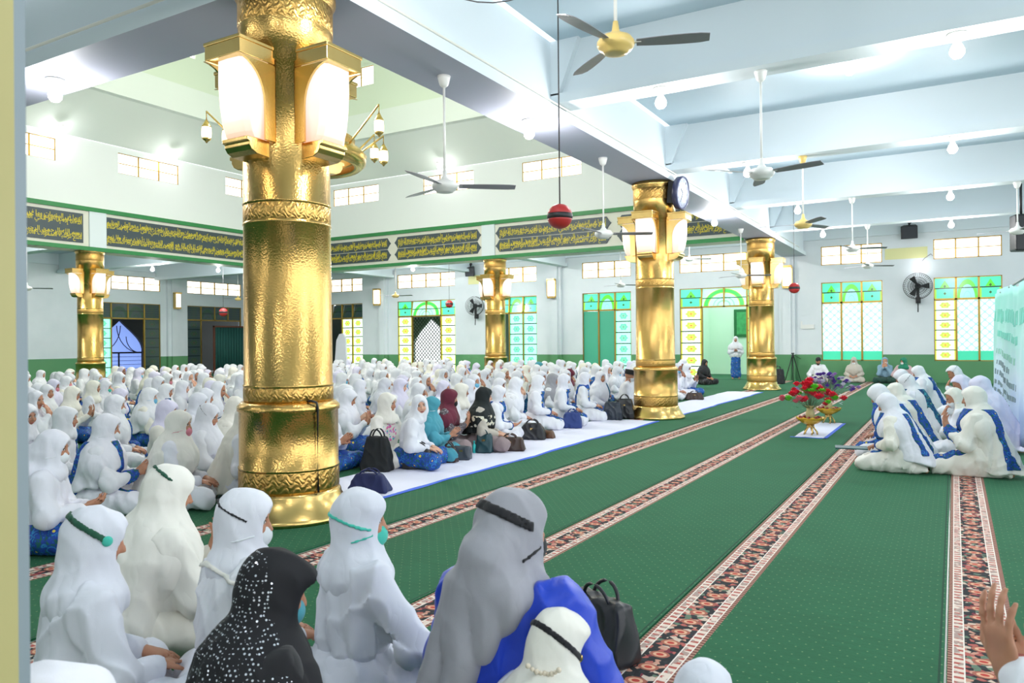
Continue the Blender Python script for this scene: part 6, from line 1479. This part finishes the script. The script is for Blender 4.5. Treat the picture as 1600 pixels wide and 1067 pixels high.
x_, y_ = place(1262, 682, 0); flower_stand(x_, y_+.25, .84, 'gold bowl and vase of red roses with green blooms on the white mat', 'red')
x_, y_ = place(1292, 663, 0); flower_stand(x_, y_+.2, .84, 'gold bowl and vase of violet flowers behind the red roses', 'violet')

# ------------------------------------------------------------------ banner on the right
def banner():
    r = empty('banner', (0, 0, 0), 0, 'tall pale turquoise cloth banner with printed lines at the right edge', 'banner')
    A, B = Vector((.72, 17.8, 0)), Vector((.86, 8.8, 0)); n = 90; k = 14; vs = []; fs = []; nrm_ = Vector((-(B-A).normalized().y, (B-A).normalized().x, 0))
    for j in range(n+1):
        t = j/n; p = A.lerp(B, t)
        for i in range(k+1):
            s = i/k; zt = 2.32-.10*t+.03*math.sin(t*20); z = .10+.05*math.sin(t*9)+s*(zt-.1); q = p+nrm_*(.03*math.sin(t*60+1.5*math.sin(s*3))*(.35+.65*abs(s-.4))+.02*math.sin(t*23+s*5))+nrm_*(-.10*(1-s))
            vs.append((q.x, q.y, z))
    for j in range(n):
        for i in range(k): fs.append((j*(k+1)+i, (j+1)*(k+1)+i, (j+1)*(k+1)+i+1, j*(k+1)+i+1))
    m = MB(); m.add(vs, fs, 0, True)
    t = NT('pale turquoise banner cloth'); x, y, z = t.xyz(t.pos()); nn = t.noise(t.pos(), 1.2, 3)
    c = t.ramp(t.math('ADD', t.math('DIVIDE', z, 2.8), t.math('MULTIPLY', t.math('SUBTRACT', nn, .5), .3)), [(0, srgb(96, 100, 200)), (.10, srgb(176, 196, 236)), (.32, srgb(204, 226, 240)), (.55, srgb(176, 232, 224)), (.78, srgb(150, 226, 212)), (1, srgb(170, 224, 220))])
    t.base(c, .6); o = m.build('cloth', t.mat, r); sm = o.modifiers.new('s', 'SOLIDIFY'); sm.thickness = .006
    txt = plain('grey blue print', srgb(120, 142, 150), .6); dr = (B-A).normalized()
    # lines of print, too small in the picture to read: short strokes lying on the cloth
    def Q(t, s, off=0.0):
        p = A.lerp(B, t); zt = 2.32-.10*t+.03*math.sin(t*20); z = .10+.05*math.sin(t*9)+s*(zt-.1)
        q = p+nrm_*(.03*math.sin(t*60+1.5*math.sin(s*3))*(.35+.65*abs(s-.4))+.02*math.sin(t*23+s*5))+nrm_*(-.10*(1-s))-nrm_*off; return Vector((q.x, q.y, z))
    LT = (B-A).length
    for z, y0, y1, h_, mm in ((1.10, 1.3, 4.6, .11, plain('pale green print', srgb(150, 206, 190), .6)), (.90, 1.5, 4.0, .10, txt), (.72, 1.0, 4.8, .10, txt), (.54, 1.2, 5.0, .08, txt), (.40, 1.5, 4.6, .07, txt), (1.75, .6, 6.0, .26, plain('teal print', srgb(126, 214, 196), .6)), (1.42, 1.0, 5.4, .13, plain('teal print', srgb(126, 214, 196), .6))):
        b = MB(); rd = random.Random(int(z*100)); s = y0
        while s < y1:
            w = rd.uniform(.08, .17); hh = h_*rd.uniform(.35, .5); t0, t1 = s/LT, (s+w*.8)/LT; s0, s1 = (z-hh)/2.25, (z+hh)/2.25
            vs = [Q(t0, s0, .006), Q(t1, s0, .006), Q(t1, s1, .006), Q(t0, s1, .006), Q(t0, s0, .012), Q(t1, s0, .012), Q(t1, s1, .012), Q(t0, s1, .012)]
            b.add(vs, [(3,2,1,0),(4,5,6,7),(0,1,5,4),(1,2,6,5),(2,3,7,6),(3,0,4,7)]); s += w+rd.choice((.02, .02, .10))
        b.build('lettering', mm, r)
    f = MB(); f.tube([(A.x+.12, A.y, 0), (A.x+.12, A.y, 2.3)], .02, 8).tube([(A.x+.02, A.y, 2.32), (B.x+.02, B.y, 2.22)], .018, 8).tube([(B.x+.1, B.y, 0), (B.x+.1, B.y, 2.22)], .02, 8); f.build('frame', M['grey_blade'], r)
banner()
# tripod by the far wall
tp = empty('tripod', (-4.95, 28.2, 0), .3, 'black camera tripod standing against the far wall', 'tripod')
for k in range(3):
    a = k*2*PI/3+.4; MB().tube([(.30*math.cos(a), .30*math.sin(a), 0), (.04*math.cos(a), .04*math.sin(a), .85)], [.012, .018], 6).build('leg', M['black'], tp)
MB().tube([(0, 0, .4), (0, 0, .98)], .018, 8).sphere((0, 0, .88), .05).box((-.05, -.04, .96), (.05, .04, 1.0)).tube([(0, 0, .95), (.28, .1, .78)], .01, 6).build('centre_column', M['black'], tp)
# dark curtain stand and tall folded screen before the left wall
cs = empty('curtain_screen', (XL+1.0, 26.9, 0), PI/2, 'wooden framed screen with dark teal curtain before the left wall', 'screen')
MB().box((-1.35, -.04, 0), (-1.27, .04, 2.45)).box((1.27, -.04, 0), (1.35, .04, 2.45)).box((-1.35, -.04, 2.37), (1.35, .04, 2.45)).build('frame', M['wood'], cs)
m = MB(); vs = []; fs = []
for i in range(121):
    t = i/120; x = -1.27+2.54*t; yv = .025*math.sin(t*95)
    vs += [(x, yv, .1), (x, yv, 2.37)]
for i in range(120): fs.append((2*i, 2*i+2, 2*i+3, 2*i+1))
cu = m.add(vs, fs, 0, True).build('curtain', M['teal_cloth'], cs); cu.modifiers.new('s', 'SOLIDIFY').thickness = .01
# white garment hung by the open door right of the big pillar
x0 = -26.6
hg = MB(); hg.prism([(-.5, 0), (.35, 0), (.28, 1.5), (.1, 1.75), (-.15, 1.72), (-.35, 1.4)], (x0, YB-.12, .25), (1, 0, 0), (0, 0, 1), (0, .1, 0)); o = hg.build('hanging_garment', M['white'], bevel=.03); tag(o, 'white garment hung on a rail right of the big pillar by the open door', 'garment')
# foreground post at the left edge
po = empty('trim_40', (-1.077, .542, 0), RAD(63.3), kind='structure')
t = NT('cream post paint'); n = t.noise(t.pos(), 2.0, 3); t.base(t.mix(n, srgb(206, 196, 140), srgb(190, 178, 118)), .5)
MB().box((-.30, 0, 0), (-.003, .02, ZC)).build('post', t.mat, po); MB().box((-.003, 0, 0), (.010, .02, ZC)).build('edge_strip', plain('pale grey edge', srgb(150, 162, 170), .4), po)
